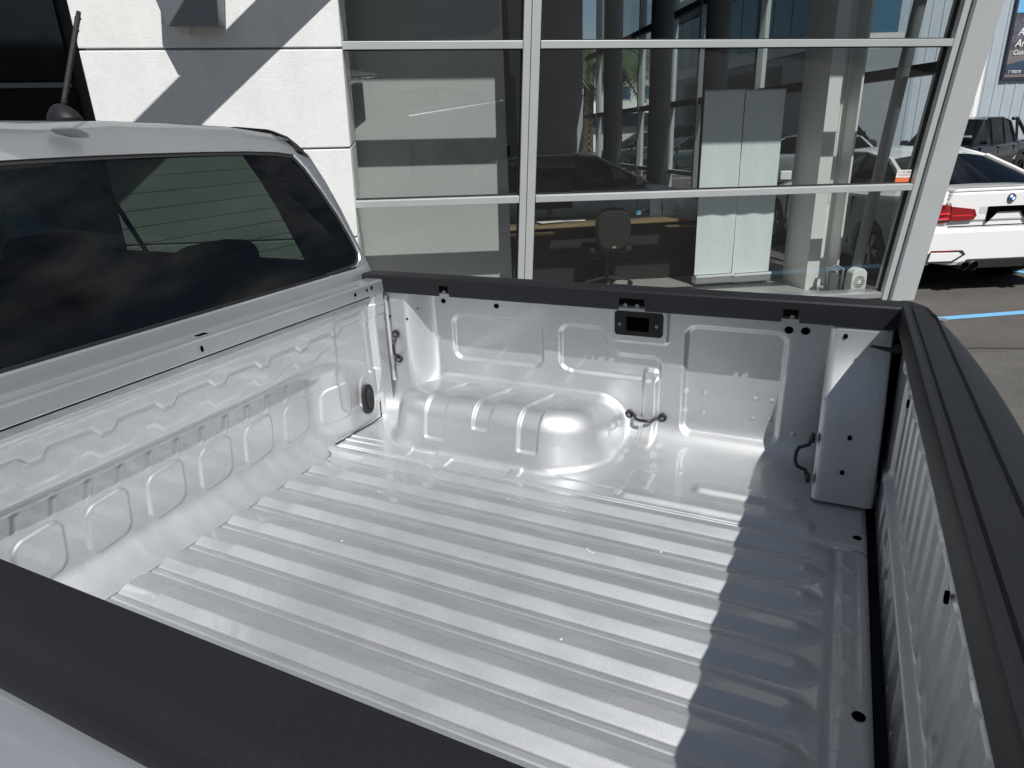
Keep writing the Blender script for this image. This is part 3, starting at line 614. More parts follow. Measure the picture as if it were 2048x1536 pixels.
# ---- outer body sides
for sg in (-1, 1):
    rings = []
    for xx in np.linspace(-.02, 1.66, 24):
        arch = 0
        P = [(.815, .4450), (.828, .4470), (.850, .443), (.872, .430), (.893, .402), (.912, .34), (.915, .22), (.922, .15), (.928, .08), (.925, -.08), (.918, -.22), (.90, -.34), (.88, -.36)]
        tp_ = 1-.02*ss(1.3, 1.66, np.array(xx))
        dx = xx-.62; ar = math.sqrt(max(0, .40**2-dx*dx))-.38 if abs(dx) < .40 else -9
        rings.append([Vector((xx, sg*py*float(tp_), max(pz, min(ar, .05)) if ar > -1 and pz < ar else pz)) for py, pz in P])
    b = MB(); b.loft(rings if sg < 0 else [r[::-1] for r in rings]); o = b.build('bed_side', M_SIL, trk, auto=40); o.location.z = TZ
for sg in (-1, 1):
    tp('tail_lamp', M_RED, lambda b: b.prism([(1.60, sg*.76, .02), (1.60, sg*.905, .02), (1.60, sg*.895, .30), (1.60, sg*.87, .395), (1.60, sg*.76, .395)], (.064, 0, 0)), bevel=.006)
tp('rear_bumper', M_BLK, lambda b: b.box((1.60, -.88, -.42), (1.76, .88, -.20)), bevel=.02)
# ---- cab
def xr(z):    # rear profile of the cab
    return float(np.interp(z, [-.4, .30, .505, .87, .905, .94, .965, .982, .99], [-.045, -.045, -.065, -.165, -.185, -.225, -.275, -.36, -.50]))
OUT = [(.86, -.40), (.872, .10), (.868, .30), (.862, .43), (.842, .50), (.822, .58), (.797, .69), (.765, .79), (.728, .875), (.695, .915), (.64, .942), (.52, .962), (.36, .974), (.18, .982), (0, .985)]
WIN = [(.60, .507), (.70, .509), (.745, .513), (.768, .528), (.776, .55), (.765, .60), (.738, .68), (.70, .76), (.662, .83), (.628, .872), (.56, .882), (.45, .888), (.30, .892), (.15, .894), (0, .895)]
WIN0 = [(.60, .507)]
def mirror(pts): return [(-a, b_) for a, b_ in pts]+[(a, b_) for a, b_ in pts[::-1]][1:]
outl = mirror(OUT); winl = [(-a, b_) for a, b_ in WIN]+[(a, b_) for a, b_ in WIN[::-1]][1:]
def OP(q, dx, sc=1., dz=0.): return Vector((xr(q[1])+dx, q[0]*sc, q[1]+dz))
# rear face: window frame ring -> outer ring (lower panel is its own strip)
b = MB()
ring_w = [OP(q, .0) for q in winl]; ring_w1 = [OP(q, .006, 1.008, .003 if q[1] > .7 else -.0) for q in winl]
n_ = len(outl)
ring_o = [Vector((xr(q[1])-.012*(1 if abs(q[0]) > .55 else .3), q[0]*.985, q[1]-.004 if q[1] > .5 else q[1])) for q in outl]
ring_o2 = [Vector((xr(q[1])-.045, q[0], q[1])) for q in outl]
b.loft([ring_w, ring_w1, [a.lerp(c, .5)+Vector((.004, 0, 0)) for a, c in zip(ring_w1, ring_o)], ring_o, ring_o2])
# panel below the window
zs = [.507, .498, .44, .38, .33, .27, -.40]; xo_ = [0, .010, .016, .018, .006, -.004, 0]
rows = [[Vector((xr(zz)+dx, yy, zz)) for yy in np.linspace(-.78, .78, 12)] for zz, dx in zip(zs, xo_)]
b.loft(rows)
cab = b.build('cab_shell', M_SIL, trk, auto=35); cab.location.z = TZ
# side and roof shell, split in body and side glass
fx = [-.045, -.30, -.32, -.62, -.9, -1.2, -1.24, -1.5, -1.8, -2.1]
rings = []
for i, dx in enumerate(fx):
    rings.append([Vector((min(xr(q[1]), xr(q[1]))+dx, q[0]*(1+.02*min(1, -dx)), q[1]+(.018*min(1, -dx) if q[1] > .9 else 0)-.22*max(0, -dx-1.5)**1.5*(1 if q[1] > .5 else 0))) for q in outl])
vs = [p for r in rings for p in r]; fb = []; fg = []
for i in range(len(rings)-1):
    for k in range(n_-1):
        c = sum((rings[i][k], rings[i][k+1], rings[i+1][k], rings[i+1][k+1]), Vector())/4
        q = (i*n_+k, i*n_+k+1, (i+1)*n_+k+1, (i+1)*n_+k)
        zr = (outl[k][1]+outl[k+1][1])/2
        (fg if (.50 < zr < .86 and i in (1, 2, 3, 4, 6, 7) and i != 1) else fb).append(q)
b = MB(); b.add(vs, fb); o = b.build('cab_body', M_SIL, trk, auto=35); o.location.z = TZ
b = MB(); b.add(vs, fg); o = b.build('side_window', M_SIDEGL, trk, auto=35); o.location.z = TZ
# bonnet, floor, windscreen
tp('bonnet', M_SIL, lambda b: b.loft([[Vector((-2.1-.14*i, yy, .46-.012*i-(.0 if abs(yy) < .7 else .05))) for yy in (-.9, -.75, -.3, 0, .3, .75, .9)] for i in range(9)]), smooth=True)
tp('front_body', M_SIL, lambda b: (b.box((-3.3, -.9, -.4), (-2.12, -.86, .40)), b.box((-3.3, .86, -.4), (-2.12, .9, .40)), b.box((-3.36, -.85, -.4), (-3.25, .85, .30))), bevel=.03)
tp('cab_floor', M_DARKIN, lambda b: b.box((-2.2, -.80, -.25), (-.12, .80, -.2)))
tp('dashboard', M_DARKIN, lambda b: b.box((-2.1, -.80, -.2), (-1.75, .80, .46)), bevel=.04)
tp('windscreen', M_PANE2, lambda b: b.hexa([(-2.12, -.72, .47), (-2.12, .72, .47), (-2.115, .72, .47), (-2.115, -.72, .47), (-1.62, -.62, .93), (-1.62, .62, .93), (-1.615, .62, .93), (-1.615, -.62, .93)]))
for yy in (-.52, 0, .52): tp('rear_seat_back', M_DARKIN, lambda b: b.box((-.42, yy-.25, -.2), (-.24, yy+.25, .48)), bevel=.05)
def headrest(b, x0, yy, z0): b.prism([(x0, yy+.14*math.copysign(abs(math.cos(a))**.5, math.cos(a)), z0+.09*math.copysign(abs(math.sin(a))**.5, math.sin(a))) for a in np.linspace(0, 2*math.pi, 24, endpoint=False)], (.09, 0, 0))
for x0, yy in ((-.36, -.46), (-.36, .40), (-1.25, -.42), (-1.25, .42)): tp('headrest', M_DARKIN, lambda b: headrest(b, x0, yy, .545), bevel=.02)
for yy in (-.42, .42): tp('front_seat', M_DARKIN, lambda b: b.box((-1.35, yy-.25, -.2), (-1.15, yy+.25, .55)), bevel=.05)
tp('headlining', mat('grey_headlining', (.12, .12, .12), .9), lambda b: b.box((-1.7, -.60, .915), (-.32, .60, .925)))
# rear window with heater lines
b = MB(); cw = Vector((xr(.70)+.003, 0, .70)); W_ = [OP(q, .0015) for q in winl]
b.add(W_, [tuple(range(len(W_)))]); 
rwin = b.build('rear_window', M_PRIV, trk); rwin.location.z = TZ
for k in range(9):
    zz = .845-k*.038; hw = float(np.interp(zz, [.513, .55, .68, .83, .87], [.74, .77, .735, .66, .63]))-.07
    tp('heater_line', M_BLK, lambda b: b.tube([(xr(zz)-.002, -hw, zz), (xr(zz)-.002, hw, zz)], .0009, 4), parent=rwin)
b = MB(); 
r0 = [OP(q, .0032) for q in winl]; r1 = [OP((q[0]*.985, q[1]+(.007 if q[1] < .6 else -.007)), .0032) for q in winl]
b.loft([r0, r1]); o = b.build('window_seal', M_RUB, trk); o.location.z = TZ
tp('window_lower_seal', M_RUB, lambda b: b.box((xr(.507)+.001, -.76, .503), (xr(.507)+.006, .74, .510)))
# roof ditch moulding
for sg in (-1, 1):
    tp('roof_moulding', M_RUB, lambda b: b.loft([[Vector((xx, sg*(yy+.012), zz+.003)), Vector((xx+.003, sg*(yy+.034), zz-.001)), Vector((xx+.002, sg*(yy+.060), zz-.020))] for xx, yy, zz in ((-.166, .640, .882), (-.186, .642, .906), (-.222, .642, .930), (-.28, .640, .950), (-.40, .636, .962), (-.8, .63, .972), (-1.5, .62, .965))]), smooth=True)
# aerial
ant = tp('aerial', M_PLAST, lambda b: b.loft([[Vector((-.30+.045*sc*math.cos(a)-.006*h_, .033+.034*sc*math.sin(a), .978+h_*.026)) for a in np.linspace(0, 2*math.pi, 16, endpoint=False)] for sc, h_ in ((1, 0), (.97, .3), (.82, .7), (.55, 1.15), (.30, 1.4), (.2, 1.45))], closed=True, capends=True), smooth=True)
pth = [Vector((-.312-.02*f, .044+.11*f, 1.010+f*.216)) for f in np.linspace(0, 1, 12)]
tp('aerial_mast', M_RUB, lambda b: b.tube(pth, [.0062]*11+[.005], 12), parent=ant, smooth=True)
for f in np.linspace(.05, .93, 8):
    c = pth[0].lerp(pth[-1], f); tp('aerial_coil', M_RUB, lambda b: b.tube([c+Vector((0, 0, -.002)), c+Vector((0, .001, .002))], .0072, 12), parent=ant)
# wheels
def wheel(parent, c, r, wd, m_r, z0=0, spokes=5, axis=(0, 1, 0), steer=0):
    c = Vector(c); ax = Vector(axis).normalized(); b = MB(); n = 28; a1 = ax.orthogonal().normalized(); b1 = ax.cross(a1); rings = []
    for (rr_, t_) in ((.62, -.5), (.70, -.52), (.93, -.5), (1, -.38), (1, .38), (.93, .5), (.70, .52), (.62, .5)):
        rings.append([c+ax*t_*wd+(a1*math.cos(2*math.pi*k/n)+b1*math.sin(2*math.pi*k/n))*rr_*r for k in range(n)])
    b.loft(rings, closed=True); w_ = b.build('wheel', M_TYRE, parent, auto=40); w_.location.z = z0
    q = MB(); sgn = 1
    for side in (-1, 1):
        q.disc(c+ax*side*.30*wd, ax*side, .14*r, .16*wd, 14)
        for k in range(spokes):
            a = 2*math.pi*k/spokes
            for da in (-.16, .16):
                d1 = a1*math.cos(a+da*.4)+b1*math.sin(a+da*.4); d2 = a1*math.cos(a+da)+b1*math.sin(a+da); pr = ax.cross(d2)*.035*r
                p1 = c+d1*.1*r+ax*side*.40*wd; p2 = c+d2*.63*r+ax*side*.44*wd; iv = ax*side*-.1*wd
                q.hexa([p1-pr, p1+pr, p2+pr, p2-pr, p1-pr+iv, p1+pr+iv, p2+pr+iv, p2-pr+iv])
    q.loft([[c+ax*t_*wd+(a1*math.cos(2*math.pi*k/n)+b1*math.sin(2*math.pi*k/n))*rr_*r for k in range(n)] for rr_, t_ in ((.64, -.5), (.6, -.45), (.58, 0), (.6, .45), (.64, .5))], closed=True)
    q.build('rim', m_r, w_, auto=40)
    return w_
for xx in (.62, -2.65):
    for yy in (-.80, .80): wheel(trk, (xx, yy, .39), .39, .25, M_RIM)
tp('chassis', M_DARKIN, lambda b: b.box((-3.0, -.55, -.5), (1.6, .55, -.2)))

# ================================================================== OTHER CARS
def car(kind, label, loc, heading, paint, sc=1., group=None, rim=M_RIM, cat='car', interior=True, name='parked_car'):
    t = thing(name, label, cat, loc, math.atan2(heading[1], heading[0]), group); t.scale = (sc,)*3
    S = {  # x stations: (x, z_low, z_belt, half width, z_deck)
        'sedan': dict(L=[(-2.32, .42, .80, .62, .86), (-2.30, .30, .95, .80, .99), (-2.22, .24, 1.0, .87, 1.045), (-2.0, .22, 1.0, .90, 1.06), (-1.7, .20, .98, .915, 1.06), (-1.0, .18, .95, .915, .98), (0, .18, .93, .90, .95), (.9, .18, .92, .90, .96), (1.3, .18, .88, .90, .98), (1.8, .18, .80, .88, .88), (2.15, .2, .70, .82, .76), (2.3, .25, .60, .68, .62)],
                      G=[(-1.78, 1.055, .70), (-1.05, 1.35, .56), (-.55, 1.42, .57), (.1, 1.42, .58), (.45, 1.37, .58), (1.25, .97, .72)], wb=(-1.42, 1.40), wr=.335),
        'hatch': dict(L=[(-2.05, .42, .85, .65, .92), (-2.0, .30, .95, .80, 1.0), (-1.8, .2, .98, .87, 1.03), (-1.0, .18, .95, .89, 1.0), (0, .18, .93, .89, .96), (.8, .18, .92, .89, .98), (1.2, .18, .88, .88, .98), (1.7, .18, .80, .86, .87), (2.0, .2, .70, .78, .74), (2.1, .25, .60, .65, .62)],
                      G=[(-1.95, 1.02, .70), (-1.6, 1.38, .58), (-.6, 1.47, .60), (.1, 1.46, .60), (.4, 1.42, .60), (1.15, .99, .74)], wb=(-1.28, 1.30), wr=.32),
        'suv': dict(L=[(-2.3, .45, .95, .70, 1.02), (-2.25, .32, 1.08, .85, 1.12), (-2.0, .28, 1.12, .92, 1.16), (-1.0, .27, 1.1, .94, 1.14), (0, .27, 1.07, .94, 1.1), (.8, .27, 1.05, .94, 1.1), (1.2, .27, 1.02, .93, 1.1), (1.8, .27, .98, .91, 1.02), (2.2, .3, .85, .85, .9), (2.35, .35, .75, .72, .78)],
                    G=[(-2.2, 1.12, .78), (-1.9, 1.55, .64), (-.8, 1.70, .66), (.0, 1.70, .66), (.4, 1.64, .66), (1.2, 1.1, .78)], wb=(-1.4, 1.40), wr=.37),
        'van': dict(L=[(-2.4, .4, 1.0, .80, 1.05), (-2.38, .3, 1.15, .92, 1.2), (-1.0, .27, 1.15, .95, 1.18), (0, .27, 1.12, .95, 1.15), (1.2, .27, 1.1, .95, 1.15), (1.8, .27, 1.08, .94, 1.14), (2.25, .3, .98, .90, 1.04), (2.4, .35, .85, .78, .88)],
                    G=[(-2.38, 1.15, .90), (-2.25, 1.85, .80), (-.8, 1.93, .80), (.9, 1.9, .78), (1.2, 1.84, .76), (2.0, 1.12, .82)], wb=(-1.5, 1.5), wr=.34),
        'ute': dict(L=[(-2.7, .5, 1.0, .80, 1.04), (-2.66, .42, 1.10, .90, 1.14), (-2.4, .40, 1.12, .94, 1.16), (-1.3, .40, 1.12, .94, 1.16), (-1.25, .32, 1.1, .94, 1.12), (0, .32, 1.07, .94, 1.1), (.9, .32, 1.07, .94, 1.12), (1.3, .35, 1.05, .94, 1.14), (2.0, .38, 1.0, .93, 1.1), (2.45, .4, .92, .88, 1.0), (2.6, .45, .80, .75, .84)],
                    G=[(-1.25, 1.12, .80), (-1.10, 1.68, .66), (-.6, 1.78, .67), (.1, 1.78, .67), (.4, 1.73, .66), (1.15, 1.12, .80)], wb=(-1.6, 1.62), wr=.40)}[kind]
    b = MB(); rings = []
    # resample the stations smoothly
    A = np.array(S['L']); xs_ = np.linspace(A[0, 0], A[-1, 0], 44); xs_ = np.unique(np.concatenate([xs_, A[:, 0]]))
    wr = S['wr']
    for xx in xs_:
        zl, zb, hw, zd = [float(np.interp(xx, A[:, 0], A[:, j])) for j in (1, 2, 3, 4)]
        za = -1
        for wx in S['wb']:
            dx = abs(xx-wx); ra = wr*1.16
            if dx < ra: za = wr*.95+math.sqrt(ra*ra-dx*dx)
        pts = [(hw*.90, zl), (hw*.97, zl+.10), (hw, zl+.26), (hw*1.0, zl+(zb-zl)*.6), (hw*.985, zb-.10), (hw*.95, zb-.02), (hw*.90, zb+.012), (hw*.70, zd-.012), (hw*.36, zd), (0, zd+.004)]
        pts = [(py, max(pz, min(za, zb-.14)) if (za > 0 and j < 5) else pz) for j, (py, pz) in enumerate(pts)]
        rings.append([Vector((xx, py, pz)) for py, pz in pts]+[Vector((xx, -py, pz)) for py, pz in pts[::-1][1:]])
    b.loft(rings, capends=True)
    body = b.build('body', paint, t, auto=32)
    tp2 = lambda nm, m_, fn, par=None, **k: (lambda q: (fn(q), q.build(nm, m_, par or t, **k))[1])(MB())
    tp2('underbody', M_HOLE, lambda q: q.box((A[0, 0]+.15, -.72, .2), (A[-1, 0]-.15, .72, .45)))
    for wx in S['wb']:
        for sy in (-1, 1):
            wheel(t, (wx, sy*(A[5, 3]-.13), wr), wr, .22, rim)
            tp2('wheel_well', M_HOLE, lambda q: q.disc((wx, sy*(A[5, 3]-.30), wr*1.1), (0, sy, 0), wr*1.22, .03, 24))
    # greenhouse
    G = S['G']; base = lambda x_: float(np.interp(x_, A[:, 0], A[:, 4]))-.01
    n = len(G); zb0 = G[0][1]; hb = [float(np.interp(g_[0], A[:, 0], A[:, 3]))*.90 for g_ in G]
    zbelt = [float(np.interp(g_[0], A[:, 0], A[:, 2])) for g_ in G]
    top = [(g_[0], g_[2], g_[1]) for g_ in G]
    roof = MB(); rings = []
    for i in range(1, n-1):
        x_, hw_, z_ = top[i]
        rings.append([Vector((x_, yy*hw_, z_-.045*abs(yy)**3)) for yy in np.linspace(-1, 1, 11)])
    roof.loft(rings); roof.build('roof', paint, t, smooth=True)
    gl = MB()
    x0, hw0, z0_ = top[1]; gl.loft([[Vector((G[0][0], yy*G[0][2], G[0][1])) for yy in np.linspace(-1, 1, 7)], [Vector((x0, yy*hw0, z0_-.045*abs(yy)**3)) for yy in np.linspace(-1, 1, 7)]])
    gl.build('rear_screen', M_CARGL, t, smooth=True)
    gl = MB(); x1, hw1, z1_ = top[-2]; gl.loft([[Vector((x1, yy*hw1, z1_-.045*abs(yy)**3)) for yy in np.linspace(-1, 1, 7)], [Vector((G[-1][0]+.06*(1-yy*yy), yy*G[-1][2], G[-1][1])) for yy in np.linspace(-1, 1, 7)]])
    gl.build('windscreen', M_CARGL, t, smooth=True)
    for sy in (-1, 1):
        gl = MB(); P1 = [Vector((top[i][0], sy*top[i][1], top[i][2]-.045)) for i in range(1, n-1)]
        P0_ = [Vector((G[0][0] if i == 1 else (G[-1][0] if i == n-2 else top[i][0]), sy*(hb[i]), zbelt[i]-.0)) for i in range(1, n-1)]
        P0_[0].y = sy*G[0][2]*1.02; P0_[0].z = G[0][1]-.01; P0_[-1].y = sy*G[-1][2]*1.02; P0_[-1].z = G[-1][1]-.01
        gl.loft([P0_, P1]); gl.build('side_glass', M_CARGL, t)
        for i in range(n-2):
            r_ = .035 if i in (0,) else .022
            a_, c_ = P0_[i], P1[i]
            if kind == 'van' and i in (0,): r_ = .06
            tp2('pillar', paint if i in (0, n-3) else M_BLK, lambda q: q.tube([a_, a_.lerp(c_, .5)+Vector((0, sy*.012, 0)), c_], r_, 6))
        tp2('roof_rail_edge', paint, lambda q: q.tube(P1, .024, 6), smooth=True)
        tp2('mirror', paint, lambda q: q.loft([[Vector((G[-1][0]-.28+dx_, sy*(hb[-2]+.02+yy_), zbelt[-2]+.05+zz_)) for dx_, zz_ in ((0, 0), (.1, .01), (.12, .07), (.08, .13), (0, .13))] for yy_ in (0.03, .2)], closed=True, capends=True), bevel=.015)
        for wx_ in (.05, -.75): tp2('door_handle', M_CHROME if kind == 'ute' else paint, lambda q: q.box((wx_-.08, sy*(A[5, 3]*.985)-.012, zbelt[2]-.13), (wx_+.08, sy*(A[5, 3]*.985)+.012, zbelt[2]-.10)), bevel=.005)
        for wx_ in (.95, .0-.05, -.95): tp2('door_gap', M_HOLE, lambda q: q.box((wx_-.003, sy*(A[5, 3]*.975)-.018, .35), (wx_+.003, sy*(A[5, 3]*.975)+.0215, zbelt[2]-.04)))
        if kind != 'sedan':
            tp2('tail_lamp', M_RED, lambda q: q.box((A[0, 0]+.005, sy*.62-.13, .85), (A[0, 0]+.16, sy*.62+.16, 1.0)), bevel=.02)
        tp2('head_lamp', M_CHROME, lambda q: q.hexa([(A[-1, 0]-.30, sy*.62, .62), (A[-1, 0]-.10, sy*.42, .60), (A[-1, 0]-.06, sy*.45, .62), (A[-1, 0]-.22, sy*.80, .66), (A[-1, 0]-.34, sy*.62, .73), (A[-1, 0]-.14, sy*.42, .70), (A[-1, 0]-.10, sy*.45, .72), (A[-1, 0]-.28, sy*.78, .78)]), bevel=.01)
    tp2('seats', M_DARKIN, lambda q: (q.box((-.9, -.6, .4), (-.7, .6, 1.15)), q.box((.0, -.6, .4), (.2, -.1, 1.2)), q.box((.0, .1, .4), (.2, .6, 1.2)))) if interior else None
    tp2('cabin_floor', M_DARKIN, lambda q: q.box((-1.4, -.75, .35), (1.0, .75, .42)))
    return t, tp2
def at(s, e, z=0): p = GR(s, e, z); return (p.x, p.y, z)
def hd(v): return (v.x, v.y)
# white sedan beside the showroom
hdg = Vector((-.45, .893, 0)).normalized(); rc = Vector((2.93, 7.42, 0))
sed, stp = car('sedan', 'white sports sedan seen from behind with red tail lights and no number plate', tuple(rc+hdg*2.30), (hdg.x, hdg.y), M_CARW)
# rear surface details, local: rear at x=-2.3
def bump_rear(name, m_, poly, x0, d, par=None, bevel=.006): # poly in (y,z) extruded to -x
    return stp(name, m_, lambda q: q.prism([(x0, a, c) for a, c in poly], (-d, 0, 0)), par, bevel=bevel)
bump_rear('boot_lid', M_CARW, [(-.60, .74), (.60, .74), (.64, .93), (.60, 1.03), (-.60, 1.03), (-.64, .93)], -2.25, .085, bevel=.02)
bump_rear('boot_spoiler', M_CARW, [(-.58, 1.035), (.58, 1.035), (.55, 1.065), (-.55, 1.065)], -2.16, .15, bevel=.012)
bump_rear('bumper', M_CARW, [(-.80, .34), (-.5, .29), (.5, .29), (.80, .34), (.86, .52), (.85, .68), (-.85, .68), (-.86, .52)], -2.18, .19, bevel=.045)
bump_rear('diffuser', mat('dark_trim', (.02, .02, .02), .4), [(-.46, .26), (.46, .26), (.36, .36), (-.36, .36)], -2.28, .10, bevel=.01)
for sy in (-1, 1):
    lamp = stp('tail_lamp', M_RED, lambda q: q.loft([[Vector((xx, sy*yy, z0)), Vector((xx-.008, sy*yy, (z0+z1)/2)), Vector((xx, sy*yy, z1))] for xx, yy, z0, z1 in ((-2.02, .912, .80, .86), (-2.12, .90, .75, .905), (-2.22, .875, .735, .915), (-2.30, .80, .73, .92), (-2.345, .65, .735, .915), (-2.352, .61, .745, .91))]+[], ), auto=50)
    stp('tail_lamp_inner', M_RED, lambda q: q.prism([(-2.335, sy*.605, .75), (-2.335, sy*.36, .755), (-2.335, sy*.33, .80), (-2.335, sy*.36, .865), (-2.335, sy*.605, .90)], (-.022, 0, 0)), bevel=.008)
    for zz in (.775, .825): stp('lamp_light_guide', M_RED2, lambda q: q.tube([(-2.12, sy*.905, zz+.03), (-2.24, sy*.88, zz), (-2.350, sy*.70, zz), (-2.358, sy*.62, zz+.005)], .011, 6))
    stp('lamp_light_guide', M_RED2, lambda q: q.box((-2.361, min(sy*.38, sy*.59), .80), (-2.356, max(sy*.38, sy*.59), .812)))
    stp('bumper_vent', mat('vent_dark', (.03, .03, .03), .5), lambda q: q.prism([(-2.366, sy*.82, .33), (-2.366, sy*.50, .33), (-2.366, sy*.38, .41), (-2.366, sy*.42, .455), (-2.366, sy*.74, .46), (-2.366, sy*.78, .42)], (-.006, 0, 0)))
    stp('vent_panel', M_CARW, lambda q: q.prism([(-2.370, sy*.77, .345), (-2.370, sy*.52, .345), (-2.370, sy*.42, .41), (-2.370, sy*.46, .435), (-2.370, sy*.75, .44)], (-.012, 0, 0)), bevel=.008)
    stp('reflector', M_RED, lambda q: q.box((-2.378, min(sy*.50, sy*.75), .444), (-2.368, max(sy*.50, sy*.75), .458)))
    for yy in (.30, .40):
        stp('exhaust_pipe', M_STEEL, lambda q: q.tube([(-2.15, sy*yy, .30), (-2.42, sy*yy, .30)], .043, 18, cap=False), smooth=True)
        stp('exhaust_bore', M_HOLE, lambda q: q.disc((-2.405, sy*yy, .30), (-1, 0, 0), .038, .002, 16))
    stp('boot_gap', M_HOLE, lambda q: q.tube([(-2.353, sy*.612, .74), (-2.353, sy*.612, .915), (-2.30, sy*.63, .97), (-2.2, sy*.62, 1.03)], .003, 4))
stp('boot_lower_gap', M_HOLE, lambda q: q.box((-2.345, -.60, .69), (-2.335, .60, .70)))
stp('plate_recess', mat('recess_grey', (.55, .55, .55), .5), lambda q: q.box((-2.338, -.30, .82), (-2.336, .30, .885)))
stp('plate_bracket', M_HOLE, lambda q: q.prism([(-2.339, -.22, .885), (-2.339, -.22, .73), (-2.339, -.205, .73), (-2.339, -.14, .80), (-2.339, -.12, .83), (-2.339, .12, .83), (-2.339, .14, .80), (-2.339, .205, .73), (-2.339, .22, .73), (-2.339, .22, .885)], (-.012, 0, 0)))
bd = stp('badge', M_TXTK, lambda q: q.disc((-2.342, 0, .965), (-1, 0, .25), .041, .006, 28))
for k in range(4):
    a0 = k*math.pi/2
    stp('badge_quarter', M_BADGEB if k % 2 == 0 else M_BADGEW, lambda q: q.prism([Vector((-2.3500, 0, .967))]+[Vector((-2.3500+.25*.027*math.sin(a), -.027*math.cos(a), .967+.027*math.sin(a))) for a in np.linspace(a0, a0+math.pi/2, 8)], (-.002, 0, 0)), bd)
# black ute
ut, utp = car('ute', 'black double cab ute with sports bar parked beyond the white sedan', at(-9.2, 10.6), hd(Uflat-.5*Nh), M_CARK, .98, rim=M_RIMD, name='parked_ute', cat='ute')
for sy in (-1, 1): utp('sports_bar', M_BLK, lambda q: q.tube([(-1.25, sy*.66, 1.70), (-1.45, sy*.68, 1.70), (-1.75, sy*.74, 1.45), (-2.05, sy*.80, 1.17)], .045, 8), smooth=True); utp('sports_bar_strut', M_BLK, lambda q: q.tube([(-1.45, sy*.68, 1.68), (-1.42, sy*.78, 1.15)], .035, 8)); utp('flare', M_BLK, lambda q: [q.tube([(wx+.50*math.cos(a), sy*.955, .40+.50*math.sin(a)) for a in np.linspace(.1, 3.04, 14)], .035, 6) for wx in (-1.6, 1.62)])
utp('windscreen_card', M_WHITE, lambda q: q.box((.93, .42, 1.22), (.94, .66, 1.34)))
# cars seen through the side glazing
car('suv', 'dark estate car with roof rails parked in front of the blue grey warehouse wall', at(-10.8, 19.0), hd(-Nh*.3+Uflat), M_CARK, 1., 'cars parked in front of the warehouse')
car('hatch', 'grey estate car parked between the dark estate and the white sedan', at(-6.4, 13.6), hd(Nh*.5+Uflat), M_CARG, 1.0, 'cars parked in front of the warehouse')
vn, vtp = car('van', 'dark van with round badge on its nose parked in front of the louvred building', at(-7.6, 27.0), hd(Uflat*.9-Nh*.5), M_CARK, 1., cat='van', name='parked_van')
vtp('badge_ring', M_BADGEW, lambda q: q.tube([(2.42, .21*math.cos(a), .80+.21*math.sin(a)) for a in np.linspace(0, 2*math.pi, 24)], .02, 6))
vtp('badge_letters', M_BADGEW, lambda q: (q.tube([(2.43, .09, .98), (2.43, 0, .82), (2.43, -.09, .98)], .018, 6), q.tube([(2.43, .16, .90), (2.43, .07, .63), (2.43, 0, .79), (2.43, -.07, .63), (2.43, -.16, .90)], .018, 6)))
car('hatch', 'dark green hatchback parked beside the dark van', at(-6.6, 22.5), hd(Uflat), M_CARD)
car('suv', 'black four wheel drive parked behind the round column', at(-5.6, 25.5), hd(Uflat), M_CARK)
car('hatch', 'silver hatchback on display inside the showroom behind the desk', at(2.75, 4.25, .04), hd(-Uflat+Nh*.06), M_CARS, 1.0, name='display_car')
# parking lines
def line(a, c, wd, m_, z=.004, nm='parking_line'):
    a = Vector(a); c = Vector(c); d = (c-a).normalized(); n = Vector((-d.y, d.x, 0))*wd/2
    b = MB(); b.add([a-n+UP*z, c-n+UP*z, c+n+UP*z, a+n+UP*z], [(0, 1, 2, 3)]); return struct(b.build(nm, m_))
pA = Vector((2.393, 6.041, 0)); pB = Vector((3.071, 6.479, 0)); dl = (pB-pA).normalized()
line(pA-dl*.9, pB+dl*6, .105, M_BLUE)
pC = Vector((3.44, 8.54, 0)); dC = Vector((3.247-3.44, 8.813-8.54, 0)).normalized()
line(pC-dC*.0-dC*1.0, pC+dC*5, .105, M_BLUE)
for k in range(6): line(at(-4.2-k*.0-1.0*0, 16.5+k*2.3), at(-8.2, 16.5+k*2.3), .14, M_WLINE)
# old asphalt patch with cracks
b = MB(); b.add([(1.75, 2.5, .002), (6.5, 5.2, .002), (5.6, 6.6, .002), (1.75, 4.6, .002)], [(0, 1, 2, 3)]); struct(b.build('asphalt_patch', M_ASPH2))
b = MB(); p = Vector((2.2, 4.95, .003)); P = []
for i in range(26): P.append(p.copy()); p += Vector((.16, .07+random.uniform(-.04, .04), 0))
b.loft([[q+Vector((0, -.004, 0)) for q in P], [q+Vector((0, .005+.004*random.random(), 0)) for q in P]]); struct(b.build('asphalt_crack', M_HOLE))

# ================================================================== FAR BUILDINGS
wh = thing('warehouse', 'large pale blue grey ribbed steel warehouse behind the parked cars', 'building', at(-20, 25))
def ribwall(s0, s1, e, z0, z1, m_, par, nm='cladding_sheet', pitch=.55):
    b = MB(); pts = []; s = s0
    while s > s1:
        for ds, de in ((0, 0), (-.10, 0), (-.125, -.035), (-.165, -.035), (-.19, 0), (-.30, 0), (-.31, -.006), (-.33, 0), (-.43, 0), (-.44, -.006), (-.46, 0)): pts.append((s+ds, e+de))
        s -= pitch
    pts.append((s1, e))
    b.loft([[GR(a, c, z0) for a, c in pts], [GR(a, c, z1) for a, c in pts]])
    o = b.build(nm, m_, par); o.data.transform(Matrix.Translation(-par.location)); return o
s = -13.0
while s > -34: ribwall(s, s-3.3, 25, 0, 9.5, M_CLAD, wh); s -= 3.3
def wp(nm, m_, fn, par=wh):
    b = MB(); fn(b); o = b.build(nm, m_, par); o.data.transform(Matrix.Translation(-par.location)); return o
